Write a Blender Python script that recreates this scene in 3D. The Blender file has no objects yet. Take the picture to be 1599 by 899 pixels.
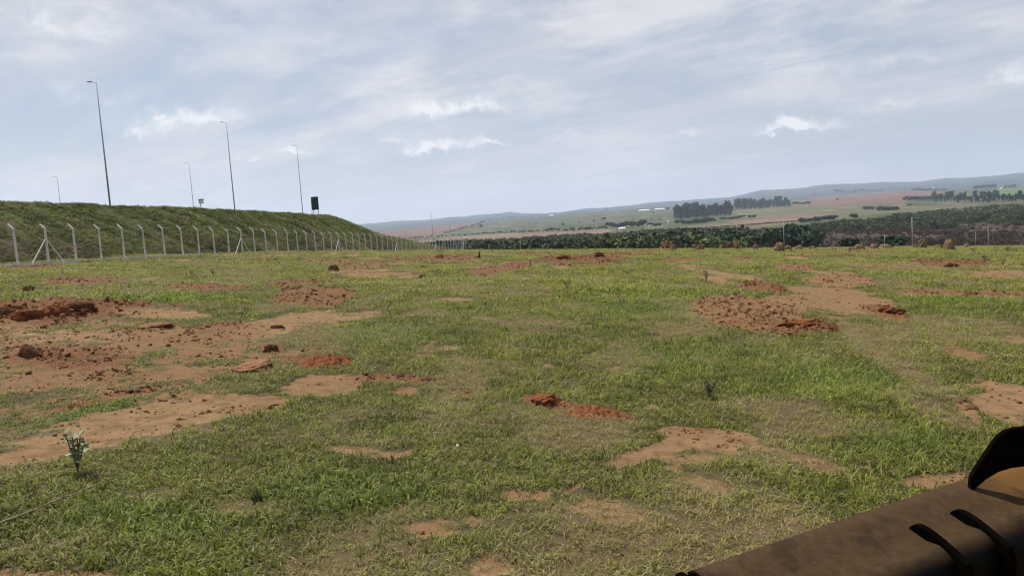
import bpy, math, random
import numpy as np
from mathutils import Vector, Matrix
random.seed(7)
rng = np.random.default_rng(11)
S = bpy.context.scene
COL = S.collection
rad = math.radians

# ------------------------------------------------------------------ camera
FPX, CXP, CYP = 1231.0, 799.5, 449.5          # focal length and centre in photo pixels
CZ = 2.4                                       # eye height above the ground below it
ROLL = rad(4.0)
PITCH = math.atan(110*math.cos(ROLL)/FPX)
F = Vector((0, math.cos(PITCH), -math.sin(PITCH)))
R0 = Vector((1, 0, 0)); U0 = Vector((0, math.sin(PITCH), math.cos(PITCH)))
RV = math.cos(ROLL)*R0 - math.sin(ROLL)*U0
UV = math.cos(ROLL)*U0 + math.sin(ROLL)*R0
cam = bpy.data.cameras.new('camera'); co = bpy.data.objects.new('camera', cam); COL.objects.link(co)
co.matrix_world = Matrix(((RV.x, UV.x, -F.x, 0), (RV.y, UV.y, -F.y, 0), (RV.z, UV.z, -F.z, CZ), (0, 0, 0, 1)))
cam.sensor_width = 36; cam.lens = 36*FPX/1599
cam.clip_start = .05; cam.clip_end = 60000
S.camera = co

# ------------------------------------------------------------------ sun, exposure
SUN_EL, SUN_AZ = rad(56), rad(-46)             # azimuth from +Y towards +X
SD = Vector((math.sin(SUN_AZ)*math.cos(SUN_EL), math.cos(SUN_AZ)*math.cos(SUN_EL), math.sin(SUN_EL)))
sl = bpy.data.lights.new('sun', 'SUN'); sl.energy = 5.0; sl.angle = rad(.6); sl.color = (1, .95, .87)
so = bpy.data.objects.new('sun', sl); COL.objects.link(so)
so.rotation_euler = SD.to_track_quat('Z', 'Y').to_euler()
so.location = (0, -5, 60)
S.view_settings.view_transform = 'Standard'; S.view_settings.look = 'None'
S.view_settings.gamma = 1; S.view_settings.use_curve_mapping = False
S.view_settings.exposure = .34
S.cycles.max_bounces = 5; S.cycles.transparent_max_bounces = 6; S.cycles.volume_bounces = 1
S.cycles.use_denoising = True; S.cycles.pixel_filter_type = 'BLACKMAN_HARRIS'; S.cycles.filter_width = 1.15

# ------------------------------------------------------------------ rays through the photo
def ray(px, py):
    """direction for a photo pixel, scaled so y = 1"""
    d = F*FPX + RV*(px-CXP) - UV*(py-CYP)
    return d.x/d.y, d.z/d.y
def project(p):
    v = Vector(p) - Vector((0, 0, CZ))
    return CXP + FPX*v.dot(RV)/v.dot(F), CYP - FPX*v.dot(UV)/v.dot(F)

# ------------------------------------------------------------------ node helper
class NT:
    def __init__(s, tree): s.t = tree; s.n = tree.nodes; s.l = tree.links
    def new(s, typ, **kw):
        n = s.n.new(typ)
        for k, v in kw.items(): setattr(n, k, v)
        return n
    def put(s, sock, v):
        if isinstance(v, bpy.types.NodeSocket): s.l.new(v, sock)
        else:
            if sock.type == 'RGBA' and not isinstance(v, (int, float)) and len(v) == 3: v = (*v, 1)
            sock.default_value = v
    def math(s, op, a, b=0.0, c=None, clamp=False):
        n = s.new('ShaderNodeMath', operation=op, use_clamp=clamp)
        s.put(n.inputs[0], a); s.put(n.inputs[1], b)
        if c is not None: s.put(n.inputs[2], c)
        return n.outputs[0]
    def vmath(s, op, a, b=(0, 0, 0), out=0):
        n = s.new('ShaderNodeVectorMath', operation=op); s.put(n.inputs[0], a); s.put(n.inputs[1], b); return n.outputs[out]
    def mix(s, f, a, b, mode='MIX'):
        n = s.new('ShaderNodeMix', data_type='RGBA', blend_type=mode)
        s.put(n.inputs[0], f); s.put(n.inputs[6], a); s.put(n.inputs[7], b); return n.outputs[2]
    def noise(s, vec, scale, detail=4, rough=.55, dist=0, out=0, dims='3D'):
        n = s.new('ShaderNodeTexNoise', noise_dimensions=dims)
        if vec is not None: s.put(n.inputs['Vector'], vec)
        n.inputs['Scale'].default_value = scale; n.inputs['Detail'].default_value = detail
        n.inputs['Roughness'].default_value = rough; n.inputs['Distortion'].default_value = dist
        return n.outputs[out]
    def ramp(s, v, a, b, lo=0.0, hi=1.0):
        n = s.new('ShaderNodeMapRange', interpolation_type='SMOOTHSTEP')
        s.put(n.inputs[0], v); n.inputs[1].default_value = a; n.inputs[2].default_value = b
        n.inputs[3].default_value = lo; n.inputs[4].default_value = hi
        return n.outputs[0]
    def attr(s, name, typ='GEOMETRY', out='Color'):
        n = s.new('ShaderNodeAttribute', attribute_name=name, attribute_type=typ); return n.outputs[out]

def material(name, rough=.9, spec=.2):
    m = bpy.data.materials.new(name); m.use_nodes = True
    t = NT(m.node_tree); b = t.n['Principled BSDF']
    b.inputs['Roughness'].default_value = rough; b.inputs['Specular IOR Level'].default_value = spec
    return m, t, b
def simple_mat(name, col, var=.25, scale=8, rough=.85, bump=.0, spec=.2, metal=0):
    m, t, b = material(name, rough, spec)
    c = t.new('ShaderNodeTexCoord').outputs['Object']
    n = t.noise(c, scale, 6, .65)
    b.inputs['Metallic'].default_value = metal
    t.put(b.inputs['Base Color'], t.mix(t.ramp(n, .3, .7), tuple(x*(1-var) for x in col), tuple(min(1, x*(1+var)) for x in col)))
    if bump:
        bn = t.new('ShaderNodeBump'); bn.inputs['Strength'].default_value = bump; bn.inputs['Distance'].default_value = .02
        t.put(bn.inputs['Height'], n); t.put(b.inputs['Normal'], bn.outputs[0])
    return m

# ------------------------------------------------------------------ world: Nishita sky with thin broken cloud
def make_world():
    w = bpy.data.worlds.new('World'); S.world = w; w.use_nodes = True
    t = NT(w.node_tree); bg = t.n['Background']
    sky = t.new('ShaderNodeTexSky', sky_type='NISHITA', sun_disc=False)
    sky.sun_elevation = SUN_EL; sky.sun_rotation = SUN_AZ; sky.altitude = 500; sky.dust_density = 1.5
    d = t.vmath('NORMALIZE', t.new('ShaderNodeTexCoord').outputs['Generated'])
    sx = t.new('ShaderNodeSeparateXYZ'); t.put(sx.inputs[0], d); x, y, z = sx.outputs
    zc = t.math('ADD', t.math('MAXIMUM', z, 0.0), .10)
    cmb = t.new('ShaderNodeCombineXYZ')
    t.put(cmb.inputs[0], t.math('DIVIDE', x, zc)); t.put(cmb.inputs[1], t.math('DIVIDE', y, zc))
    P = cmb.outputs[0]
    mp = t.new('ShaderNodeMapping'); mp.inputs['Scale'].default_value = (.42, 1.5, 1)
    mr = t.new('ShaderNodeMapping'); mr.inputs['Rotation'].default_value = (0, 0, rad(-142)); t.put(mr.inputs[0], P)
    t.put(mp.inputs[0], mr.outputs[0])
    big = t.noise(mp.outputs[0], .62, 5, .58, .5)
    wisp = t.noise(mp.outputs[0], 1.9, 9, .64, .35)
    fine = t.noise(P, 4.5, 10, .62, .3)
    # azimuth / elevation of the view direction
    az = t.math('ARCTAN2', x, y); el = t.math('ARCSINE', z)
    jit = t.noise(d, 22, 8, .62); jit2 = t.noise(t.vmath('ADD', d, (5, 3, 1)), 22, 8, .62)
    azj = t.math('MULTIPLY_ADD', t.math('SUBTRACT', jit, .5), .10, az)
    elj = t.math('MULTIPLY_ADD', t.math('SUBTRACT', jit2, .5), .055, el)
    def gauss(px, py, rx, ry, flat=False):
        u, v = ray(px, py); a0 = math.atan(u); e0 = math.atan(v*math.cos(a0))
        ax = t.math('MULTIPLY', t.math('SUBTRACT', azj, a0), FPX/rx)
        # tilt with the camera roll is not needed: clouds lie level
        ey = t.math('MULTIPLY', t.math('SUBTRACT', elj, e0), FPX/ry)
        if flat:      # cumulus: flat, soft base
            ey = t.math('MULTIPLY', ey, t.math('MULTIPLY_ADD', t.math('LESS_THAN', ey, 0.0), .9, 1.0))
        r2 = t.math('ADD', t.math('MULTIPLY', ax, ax), t.math('MULTIPLY', ey, ey))
        return t.math('POWER', 2.718, t.math('MULTIPLY', r2, -1.0))
    def total(lst, flat=False):
        acc = None
        for (px, py, rx, ry, s) in lst:
            g = t.math('MULTIPLY', gauss(px, py, rx, ry, flat), s)
            acc = g if acc is None else t.math('ADD', acc, g)
        return acc
    puff = t.noise(t.vmath('MULTIPLY', d, (1, 1, 2.6)), 5.5, 9, .6, .3)
    gaps = total([(60, 210, 190, 70, .42), (390, 165, 130, 45, .5), (640, 75, 130, 40, .42), (1360, 62, 240, 22, .55),
                  (860, 205, 110, 20, .3), (30, 130, 60, 30, .2), (1000, 120, 260, 18, .22), (760, 130, 80, 26, .2), (1560, 190, 60, 40, .2)])
    cover = t.math('ADD', t.math('MULTIPLY', t.ramp(big, .40, .58), .42), t.math('MULTIPLY', t.ramp(wisp, .36, .64), .36))
    cover = t.math('ADD', t.math('ADD', cover, .26), t.ramp(puff, .40, .60, 0, .22))
    cover = t.math('SUBTRACT', cover, t.math('MULTIPLY', gaps, t.ramp(wisp, .66, .30, .45, 1.2)), clamp=True)
    cover = t.math('MAXIMUM', cover, t.ramp(el, .16, .0, 0, .88), clamp=True)
    # cloud brightness
    br = t.mix(t.ramp(fine, .30, .72), (5.4, 5.7, 6.5), (7.3, 7.4, 7.9))
    br = t.mix(t.ramp(wisp, .35, .65), br, (6.5, 6.7, 7.3))
    br = t.mix(t.ramp(puff, .38, .62), t.mix(1.0, br, (.88, .89, .91), 'MULTIPLY'), t.mix(1.0, br, (1.12, 1.09, 1.06), 'MULTIPLY'))
    lowc = t.ramp(el, .22, .01)
    br = t.mix(t.math('MULTIPLY', lowc, .6), br, (6.7, 6.55, 7.35))
    # a duller bank low on the right
    dark = total([(1480, 225, 240, 52, .8), (1130, 165, 230, 26, .25), (1300, 235, 160, 30, .35)])
    br = t.mix(t.math('MULTIPLY', dark, .8, clamp=True), br, (4.2, 4.9, 5.7))
    skyc = t.mix(.55, sky.outputs[0], (5.0, 5.7, 6.8))
    skyc = t.mix(1.0, skyc, (.90, .91, .91), 'MULTIPLY')
    col = t.mix(cover, skyc, br)
    cum = total([(725, 172, 78, 15, 1.0), (693, 230, 62, 12, 1.15), (300, 185, 78, 17, 1.1), (245, 205, 50, 12, .7), (462, 231, 27, 11, .8),
                 (612, 218, 34, 8, .6), (1258, 199, 46, 10, 1.3), (1395, 167, 50, 11, .55), (105, 42, 95, 28, .6), (405, 252, 22, 7, .5),
                 (230, 292, 20, 6, .35), (1085, 208, 22, 9, .45), (780, 225, 16, 5, .5), (1180, 245, 60, 10, .35), (1590, 120, 24, 22, .7),
                 (880, 215, 55, 7, .35), (1410, 95, 160, 16, .35), (1020, 262, 60, 9, .3), (180, 150, 90, 18, .35)], True)
    cm = t.math('MULTIPLY', cum, t.ramp(jit, .36, .66, .35, 1.1))
    col = t.mix(t.ramp(cm, .02, .85, 0, .95), col, (9.2, 9.2, 9.45))
    # under the horizon: plain ground tone
    col = t.mix(t.ramp(z, .0, -.04), col, (2.2, 2.2, 1.6))
    t.put(bg.inputs[0], col); bg.inputs[1].default_value = .08
make_world()

# ------------------------------------------------------------------ noise
_T = np.random.default_rng(3).random((256, 256))
def vn(x, y, seed=0):
    x = np.asarray(x, float) + seed*17.31; y = np.asarray(y, float) + seed*9.77
    xi = np.floor(x).astype(int); yi = np.floor(y).astype(int); fx = x-xi; fy = y-yi
    fx = fx*fx*(3-2*fx); fy = fy*fy*(3-2*fy)
    a = _T[xi & 255, yi & 255]; b = _T[(xi+1) & 255, yi & 255]; c = _T[xi & 255, (yi+1) & 255]; d = _T[(xi+1) & 255, (yi+1) & 255]
    return (a*(1-fx)+b*fx)*(1-fy) + (c*(1-fx)+d*fx)*fy
def fbm(x, y, oct=4, seed=0, gain=.5):
    s = 0; a = 1; n = 0; x = np.asarray(x, float); y = np.asarray(y, float)
    for i in range(oct):
        xr = x*(2.03**i); yr = y*(2.03**i); ca, sa = math.cos(.6*i), math.sin(.6*i)
        s = s + a*vn(xr*ca-yr*sa, xr*sa+yr*ca, seed+i*3); n += a; a *= gain
    return s/n
def sstep(x, a, b):
    t = np.clip((np.asarray(x, float)-a)/(b-a), 0, 1); return t*t*(3-2*t)
def softplus(x, k): return k*np.logaddexp(0, np.asarray(x, float)/k)

# ------------------------------------------------------------------ terrain height (relative to the eye at z = 0)
KY = np.log(np.array([150, 250, 400, 600, 1000, 1600, 2500, 4000, 5500, 7000, 9500, 13000.]))
KU = np.array([-.9, -.15, 0, .16, .32, .50, .66, .95])
TAB = np.array([
    # 150 250 400 600 1000 1600 2500 4000 5500
    [40, 50, 55, 45, 33, 24, 14, 6, 7],
    [44, 55, 57, 46, 33, 24, 15, 6, 7],
    [55, 61, 60, 48, 34, 24, 14, 5, 5],
    [66, 74, 66, 50, 34, 24, 13, 1, 1],
    [78, 88, 73, 52, 35, 24, 13, 3, 3],
    [92, 102, 80, 56, 36, 25, 14, 3, 4],
    [104, 112, 86, 60, 38, 27, 17, 8, 5],
    [116, 124, 92, 64, 40, 28, 18, 9, 5.]])
RIDX = np.array([-200, 550, 640, 734, 771, 805, 828, 884, 930, 1005, 1090, 1154, 1196, 1240, 1318, 1420, 1487, 1554, 1599, 1750])
RIDY = np.array([404, 352, 345, 338.5, 335.6, 331, 333, 331, 326, 320, 311.5, 306, 298, 295, 288, 283.6, 280, 274.6, 270, 262])
RIDT = RIDY - (340-(RIDX-800)*.07)
def farT(u, y):
    ly = np.log(np.maximum(y, 10))
    rt = np.interp(800+u*1231, RIDX, RIDT) + (fbm(u*26, u*0+2, 5, 5)-.5)*5
    cols = [np.interp(u, KU, TAB[:, j]) for j in range(9)]
    cols += [.45*rt+2+(fbm(u*17, u*0+9, 4, 8)-.5)*6, rt, rt+9]
    C = np.stack(cols, -1)
    j = np.clip(np.searchsorted(KY, ly)-1, 0, len(KY)-2)
    t = np.clip((ly-KY[j])/(KY[j+1]-KY[j]), 0, 1)
    t = np.where(j >= 7, t*t*(3-2*t), t)
    a = np.take_along_axis(C, j[..., None], -1)[..., 0]; b = np.take_along_axis(C, (j+1)[..., None], -1)[..., 0]
    return a*(1-t)+b*t
def yc(u): return 195 - 65*sstep(u, 0, .35)
def nearz(x, y):
    z = -CZ - .0166*y - .06*x - .02*softplus(y-80, 12) + .03*softplus(-(x+10), 3)
    z = z + (fbm(x/9, y/9, 3, 2)-.5)*.55*sstep(y, 6, 40)
    return z
def Hrel(x, y):
    x = np.asarray(x, float); y = np.asarray(y, float)
    u = x/np.maximum(y, 1)
    b = sstep(y, yc(u)-12, yc(u)+95)
    zn = nearz(x, np.minimum(y, 320))
    zf = -farT(u, y)*y/1231
    zf = zf + (fbm(x/140, y/140, 3, 6)-.5)*np.clip(y-250, 0, 3000)/1231*5
    return zn*(1-b)+zf*b
def H(x, y): return float(Hrel(x, y)) + CZ
_YS = np.exp(np.linspace(math.log(3), math.log(12500), 5000))
def ground_at(px, py):
    """world point where the pixel's ray meets the terrain"""
    a, b = ray(px, py)
    below = b*_YS < Hrel(a*_YS, _YS)
    i = int(np.argmax(below)) if below.any() else len(_YS)-1
    y = float(_YS[i]); return Vector((a*y, y, H(a*y, y)))
def at_y(px, py, y):
    a, b = ray(px, py); return Vector((a*y, y, CZ+b*y))

# ------------------------------------------------------------------ soil patches: ellipses on the ground
# cx cy rx ry angle strength rough red(0 tan..1 red) dry
E = [
 (190,548,290,62,-2,.74,.45,.5,.45),(110,482,150,13,0,1,.9,.8,0),(50,497,75,16,0,1,1,.9,0),(245,490,95,8,2,1,.1,.2,0),(30,512,60,10,0,.9,.5,.3,0),
 (250,523,140,14,0,1,.5,.5,0),(450,506,125,17,-10,.9,.15,.25,.3),(560,492,40,7,-8,.8,.1,.2,.4),
 (110,524,110,12,0,.9,.2,.1,.3),(110,560,120,20,0,.95,.9,.9,0),(290,548,150,18,-3,.8,.4,.5,.5),(60,600,95,20,-6,.8,.5,.5,.4),
 (20,640,60,18,-10,.7,.3,.5,.3),(180,588,80,8,-5,.7,.7,.8,.2),(350,520,80,16,-6,.9,.6,.7,0),
 (493,462,64,15,0,1,.6,.65,0),(130,437,80,5,0,.8,.6,.7,.2),(330,449,75,5,0,.8,.6,.7,.3),(480,443,60,4,0,.7,.6,.7,.2),(590,430,70,5,-2,.8,.2,.3,.4),
 (60,418,60,4,0,.7,.3,.9,0),(690,402,70,4,0,.75,.5,.7,.3),(905,403,62,5,0,.95,.7,.8,0),(795,416,45,6,-6,1,.2,.75,0),(1070,405,38,3,0,.9,.1,.7,0),(1160,402,30,2.5,0,.6,.3,.8,0),
 (240,650,185,27,-9,1,.15,.25,0),(60,702,80,15,-10,1,.1,.25,0),(400,632,60,14,-6,1,.4,.45,0),(190,618,120,8,-12,.75,.7,.8,0),(30,707,30,14,0,1,.3,.5,0),
 (495,600,72,17,-4,1,.1,.4,0),(500,566,48,13,0,1,.3,1,0),(600,592,80,8,0,.8,.6,.8,.2),(632,609,20,6,0,1,.1,.5,0),(425,545,25,8,0,.9,.8,.8,0),
 (395,572,45,16,0,.8,.2,.4,.3),(665,545,26,16,-30,.7,.1,.3,.5),(712,467,28,4,0,.75,.05,.3,.3),(690,545,30,7,-10,.8,.1,.3,.4),(560,680,70,6,8,.62,.2,.3,.5),
 (850,628,45,11,6,1,.5,.8,0),(930,643,62,11,9,1,.6,.9,0),(730,617,14,4,0,.9,.4,1,0),(780,500,60,5,10,.6,.2,.3,.9),(870,520,100,5,8,.55,.1,.3,.9),
 (1165,482,88,22,4,1,.75,.5,0),(1225,475,60,16,0,1,.3,.4,0),(1300,468,92,22,2,1,.1,.4,0),(1310,440,60,10,0,.95,.4,.4,.1),(1375,487,48,9,10,1,.8,.7,0),(1190,512,62,10,5,.95,.7,.6,0),(1265,510,65,8,0,.95,.9,.85,0),(1190,450,45,6,8,.95,.9,.7,0),
 (1335,520,45,28,25,.7,.1,.1,1),(1400,570,90,26,25,.66,.1,.15,1),(1500,552,75,11,18,.85,.6,.5,.4),(1575,622,82,34,12,1,.12,.3,0),(1510,640,36,22,30,.85,.5,.4,.3),(1590,530,30,10,0,.7,.1,.2,.8),
 (1015,706,72,13,-14,1,.1,.3,0),(1120,680,75,12,2,.95,.3,.35,.1),(1225,707,70,11,14,.7,.3,.3,.8),(935,745,55,8,-25,.85,.1,.3,.3),(1080,715,60,9,0,.7,.2,.3,.8),
 (690,815,130,22,-4,.58,.15,.4,.6),(825,775,40,9,0,.7,.1,.4,.5),(640,790,60,10,0,.62,.1,.4,.6),(905,882,50,13,0,.7,.1,.4,.5),(70,897,130,11,0,.9,.1,.35,.2),(1475,747,65,11,-8,.95,.2,.3,0),(1215,800,45,16,20,.75,.1,.3,.6),
 (960,800,90,24,5,.62,.1,.3,.8),(1090,760,80,20,5,.6,.1,.3,.8),(230,775,60,10,-10,.6,.1,.3,.8),(390,790,70,14,0,.6,.1,.3,.7),(560,700,80,9,6,.6,.1,.3,.6),(330,712,40,6,0,.7,.3,.4,.4),
 (1420,415,125,7,0,.7,.2,.3,.6),(1475,411,70,6,0,.95,.6,.75,0),(1570,427,60,6,0,.9,.15,.3,.2),(1555,460,80,5,0,.85,.5,.6,.2),(1240,418,28,5,0,.9,.5,.5,.1),(1450,455,60,4,0,.7,.5,.6,.4),
 (520,408,60,4,0,.7,.4,.6,.3),(560,417,60,4,0,.65,.4,.6,.3),(1030,425,60,5,0,.5,.1,.3,.9),(230,437,90,6,0,.5,.1,.3,.9),(1460,640,120,20,20,.55,.1,.2,1),(1300,395,90,2.5,0,.7,.3,.5,.3),
 (830,395,40,2,0,.7,.3,.7,0),(960,397,60,2.5,0,.8,.4,.7,0),(1010,392,40,2,0,.8,.2,.8,0),
]
LUSH = [(1290,590,130,30,0,.75),(1010,462,120,26,0,.5),(1400,690,120,30,0,.5),(230,468,150,6,0,.8),(560,760,180,40,0,.45),(220,810,200,40,0,.5),(600,520,90,20,0,.6),(1500,470,120,20,0,.5),(720,480,60,10,0,.5),(150,640,90,10,-12,.8),(1100,560,150,30,0,.4),(1320,430,200,5,0,.5)]
def ell(cx, cy, rx, ry, ang):
    c = ground_at(cx, cy); a = rad(ang)
    p = ground_at(cx+rx*math.cos(a), cy+rx*math.sin(a)); q = ground_at(cx+ry*math.sin(a)*1, cy+ry*math.cos(a))
    q2 = ground_at(cx-ry*math.sin(a)*1, cy-ry*math.cos(a))
    A = (p-c).xy; B = ((q-q2)/2).xy; M = np.array([[A.x, B.x], [A.y, B.y]])
    return np.array([c.x, c.y]), np.linalg.inv(M)
ELL = [(ell(*e[:5]), e[5:]) for e in E]
LELL = [(ell(*e[:5]), e[5:]) for e in LUSH]
def soil_fields(x, y):
    sh = x.shape; x = x.ravel(); y = y.ravel()
    soil = np.zeros_like(x); rough = np.zeros_like(x); red = np.zeros_like(x); dry = np.zeros_like(x); wsum = np.full_like(x, 1e-6); lush = np.zeros_like(x)
    for ((c, Mi), (st, ro, re, dr)) in ELL:
        dx = x-c[0]; dy = y-c[1]
        r = np.sqrt((Mi[0, 0]*dx+Mi[0, 1]*dy)**2 + (Mi[1, 0]*dx+Mi[1, 1]*dy)**2)
        w = st*(1-sstep(r, .45, 1.5)); soil = np.maximum(soil, w)
        w2 = w**4; rough += ro*w2; red += re*w2; dry += dr*w2; wsum += w2
    for ((c, Mi), (st,)) in LELL:
        dx = x-c[0]; dy = y-c[1]
        r = np.sqrt((Mi[0, 0]*dx+Mi[0, 1]*dy)**2 + (Mi[1, 0]*dx+Mi[1, 1]*dy)**2)
        lush = np.maximum(lush, st*(1-sstep(r, .3, 1.4)))
    rough /= wsum; red /= wsum; dry /= wsum
    wf = sstep(y, 14, 40)
    n = ((fbm(x/.62, y/.75, 5, 1, .64)-.5)*(1-wf) + (fbm(x/2.0, y/3.4, 5, 7, .64)-.5)*wf)*1.45 + (fbm(x/2.4, y/3.2, 3, 5)-.5)*.35
    n2 = fbm(x/.16, y/.18, 3, 9, .6)-.5
    m = sstep(soil + n*1.15 + n2*.7 - dry*.18*soil, .26, .80)
    m = m*(1-.62*np.clip(dry, 0, 1))
    # far field: random little bare streaks of its own
    far = sstep(fbm(x/2.6, y/9, 4, 12), .60, .72)*sstep(y, 22, 45)*.8
    near = sstep(fbm(x/.5, y/.6, 4, 14, .62), .56, .82)*.36*(1-sstep(y, 14, 30))
    dryz = np.maximum(dry*soil*1.2, sstep(fbm(x/1.6, y/2.2, 4, 15), .44, .64)*.7)
    m = np.maximum(m, np.maximum(far, near))
    return [a.reshape(sh) for a in (m, rough*m, red, np.clip(dryz, 0, 1), lush)]
def clod_height(x, y, rough):
    a = fbm(x/.22, y/.22, 4, 21, .6); b = np.abs(fbm(x/.6, y/.6, 4, 23)-.5)*2
    k = np.clip(y/12, .8, 2.2)
    return rough*k*(.10*np.maximum(a-.42, 0)*2.2 + .05*(1-b))
def micro(x, y, f):
    m, ro, red, dry, lush = f
    lump = (fbm(x/1.3, y/1.3, 4, 31)-.5)*.10 + (fbm(x/.3, y/.3, 3, 33)-.5)*.035
    # smooth scraped soil sits slightly below the sward
    return lump*(1-.5*m) - .03*m*(1-ro) + clod_height(x, y, ro)

def mesh_obj(name, verts, faces, mat=None, parent=None, smooth=True, link=True):
    me = bpy.data.meshes.new(name); 
    if isinstance(verts, np.ndarray):
        n = len(verts); f = np.asarray(faces, np.int32)
        me.vertices.add(n); me.vertices.foreach_set('co', verts.astype(np.float32).ravel())
        k = f.shape[1]; me.loops.add(f.size); me.loops.foreach_set('vertex_index', f.ravel())
        me.polygons.add(len(f)); me.polygons.foreach_set('loop_start', np.arange(0, f.size, k, dtype=np.int32))
        me.polygons.foreach_set('loop_total', np.full(len(f), k, np.int32)); me.update(calc_edges=True)
    else:
        me.from_pydata([tuple(v) for v in verts], [], faces); me.update()
    if smooth: me.polygons.foreach_set('use_smooth', [True]*len(me.polygons))
    if mat is not None:
        for mm in (mat if isinstance(mat, (list, tuple)) else [mat]): me.materials.append(mm)
    o = bpy.data.objects.new(name, me)
    if link: COL.objects.link(o)
    if parent is not None: o.parent = parent
    return o
def grid_faces(nr, nc):
    i = np.arange(nr-1)[:, None]*nc + np.arange(nc-1)[None, :]
    return np.stack([i, i+1, i+nc+1, i+nc], -1).reshape(-1, 4)
def fattr(o, name, arr, typ='FLOAT'):
    a = o.data.attributes.new(name, typ, 'POINT'); arr = np.asarray(arr, np.float32)
    a.data.foreach_set({'FLOAT': 'value', 'FLOAT_COLOR': 'color', 'FLOAT_VECTOR': 'vector'}[typ], arr.ravel())
def tag(o, label=None, cat=None, group=None, kind=None):
    if label: o['label'] = label
    if cat: o['category'] = cat
    if group: o['group'] = group
    if kind: o['kind'] = kind
    return o
def empty(name, loc, rz=0):
    o = bpy.data.objects.new(name, None); COL.objects.link(o); o.location = loc; o.rotation_euler.z = rz; o.empty_display_size = .2; return o

# ------------------------------------------------------------------ ground
def ground_material():
    m, t, b = material('field ground', .95, .1)
    geo = t.new('ShaderNodeNewGeometry').outputs['Position']
    soil = t.attr('soil', out='Fac'); red = t.attr('red', out='Fac'); dry = t.attr('dry', out='Fac'); lush = t.attr('lush', out='Fac')
    n1 = t.noise(geo, 3.5, 8, .65); n2 = t.noise(geo, 28, 6, .7); n3 = t.noise(geo, .5, 5, .6)
    mp = t.new('ShaderNodeMapping'); mp.inputs['Scale'].default_value = (9, 2.0, 9); mp.inputs['Rotation'].default_value = (0, 0, rad(-12)); t.put(mp.inputs[0], geo)
    sw = t.noise(mp.outputs[0], 1.1, 7, .65)
    tan = t.mix(t.ramp(n1, .3, .7), (.118, .069, .032), (.235, .147, .074))
    tan = t.mix(t.ramp(sw, .56, .70, 0, .6), tan, (.095, .043, .020))
    rd = t.mix(t.ramp(n2, .35, .65), (.055, .024, .010), (.175, .076, .033))
    sc = t.mix(t.ramp(t.math('MULTIPLY_ADD', t.math('SUBTRACT', n1, .5), 1.2, red), .2, .95), tan, rd)
    sc = t.mix(t.ramp(n2, .6, .74, 0, .45), sc, (.07, .032, .016))
    n4 = t.noise(geo, 85, 4, .6); sc = t.mix(t.ramp(n4, .60, .68, 0, .55), sc, (.045, .020, .010)); sc = t.mix(t.ramp(n4, .36, .28, 0, .4), sc, (.27, .18, .10))
    gr = t.mix(t.ramp(n3, .35, .65), (.030, .038, .009), (.056, .062, .014))
    gr = t.mix(t.ramp(n2, .35, .65), gr, (.034, .024, .013))
    gr = t.mix(t.ramp(n4, .52, .62, 0, .55), gr, (.13, .10, .052))
    gr = t.mix(t.math('MULTIPLY', dry, .75), gr, (.125, .088, .048))
    gr = t.mix(t.math('MULTIPLY', lush, .5), gr, (.062, .112, .016))
    f = t.ramp(t.math('MULTIPLY_ADD', t.math('SUBTRACT', n2, .5), .9, soil), .3, .6)
    t.put(b.inputs['Base Color'], t.mix(f, gr, sc))
    bp = t.new('ShaderNodeBump'); bp.inputs['Strength'].default_value = .55; bp.inputs['Distance'].default_value = .03
    t.put(bp.inputs['Height'], t.math('ADD', t.noise(geo, 14, 8, .72), t.math('MULTIPLY', n1, .6))); t.put(b.inputs['Normal'], bp.outputs[0])
    return m
uc = np.linspace(-.9, .9, 760)
ext = .9*np.exp(np.linspace(.06, 2.2, 30))
uu = np.concatenate([-ext[::-1], uc, ext])
ys = np.exp(np.linspace(math.log(4.0), math.log(262), 900)) - 2.5
ys = np.concatenate([[-14, -9, -6, -4, -2.5, -1.2, -.3, .4, 1.0], ys])
U, Y = np.meshgrid(uu, ys)
X = U*np.maximum(Y+2.5, 1.5 + np.abs(np.minimum(Y, 0))*1.2)
FLD = soil_fields(X, np.maximum(Y, 2))
Z = Hrel(X, np.maximum(Y, 0.0)) + CZ + micro(X, Y, FLD)*(1-sstep(Y, 60, 200)*.4)
ground = mesh_obj('ground', np.stack([X, Y, Z], -1).reshape(-1, 3), grid_faces(*U.shape), ground_material())
tag(ground, kind='structure')
for nme, a in zip(('soil', 'rough', 'red', 'dry', 'lush'), FLD): fattr(ground, nme, a)
def gz(x, y):
    x = np.atleast_1d(np.asarray(x, float)); y = np.atleast_1d(np.asarray(y, float))
    f = soil_fields(x, np.maximum(y, 2)); return Hrel(x, y)+CZ+micro(x, y, f)*(1-sstep(y, 60, 200)*.4), f
def gpt(px, py, dz=0):
    p = ground_at(px, py); z, _ = gz(p.x, p.y); return Vector((p.x, p.y, float(z[0])+dz))

# ------------------------------------------------------------------ far country
def poly_world(pts): return np.array([[*ground_at(px, py).xy] for px, py in pts])
def inpoly(x, y, P):
    ins = np.zeros(x.shape, bool); n = len(P); j = n-1
    for i in range(n):
        xi, yi = P[i]; xj, yj = P[j]
        c = ((yi > y) != (yj > y)) & (x < (xj-xi)*(y-yi)/(yj-yi+1e-12)+xi); ins ^= c; j = i
    return ins
uF = np.linspace(-1.0, 1.0, 1000); yF = np.exp(np.linspace(math.log(128), math.log(12900), 760))
UF, YF = np.meshgrid(uF, yF)
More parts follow.
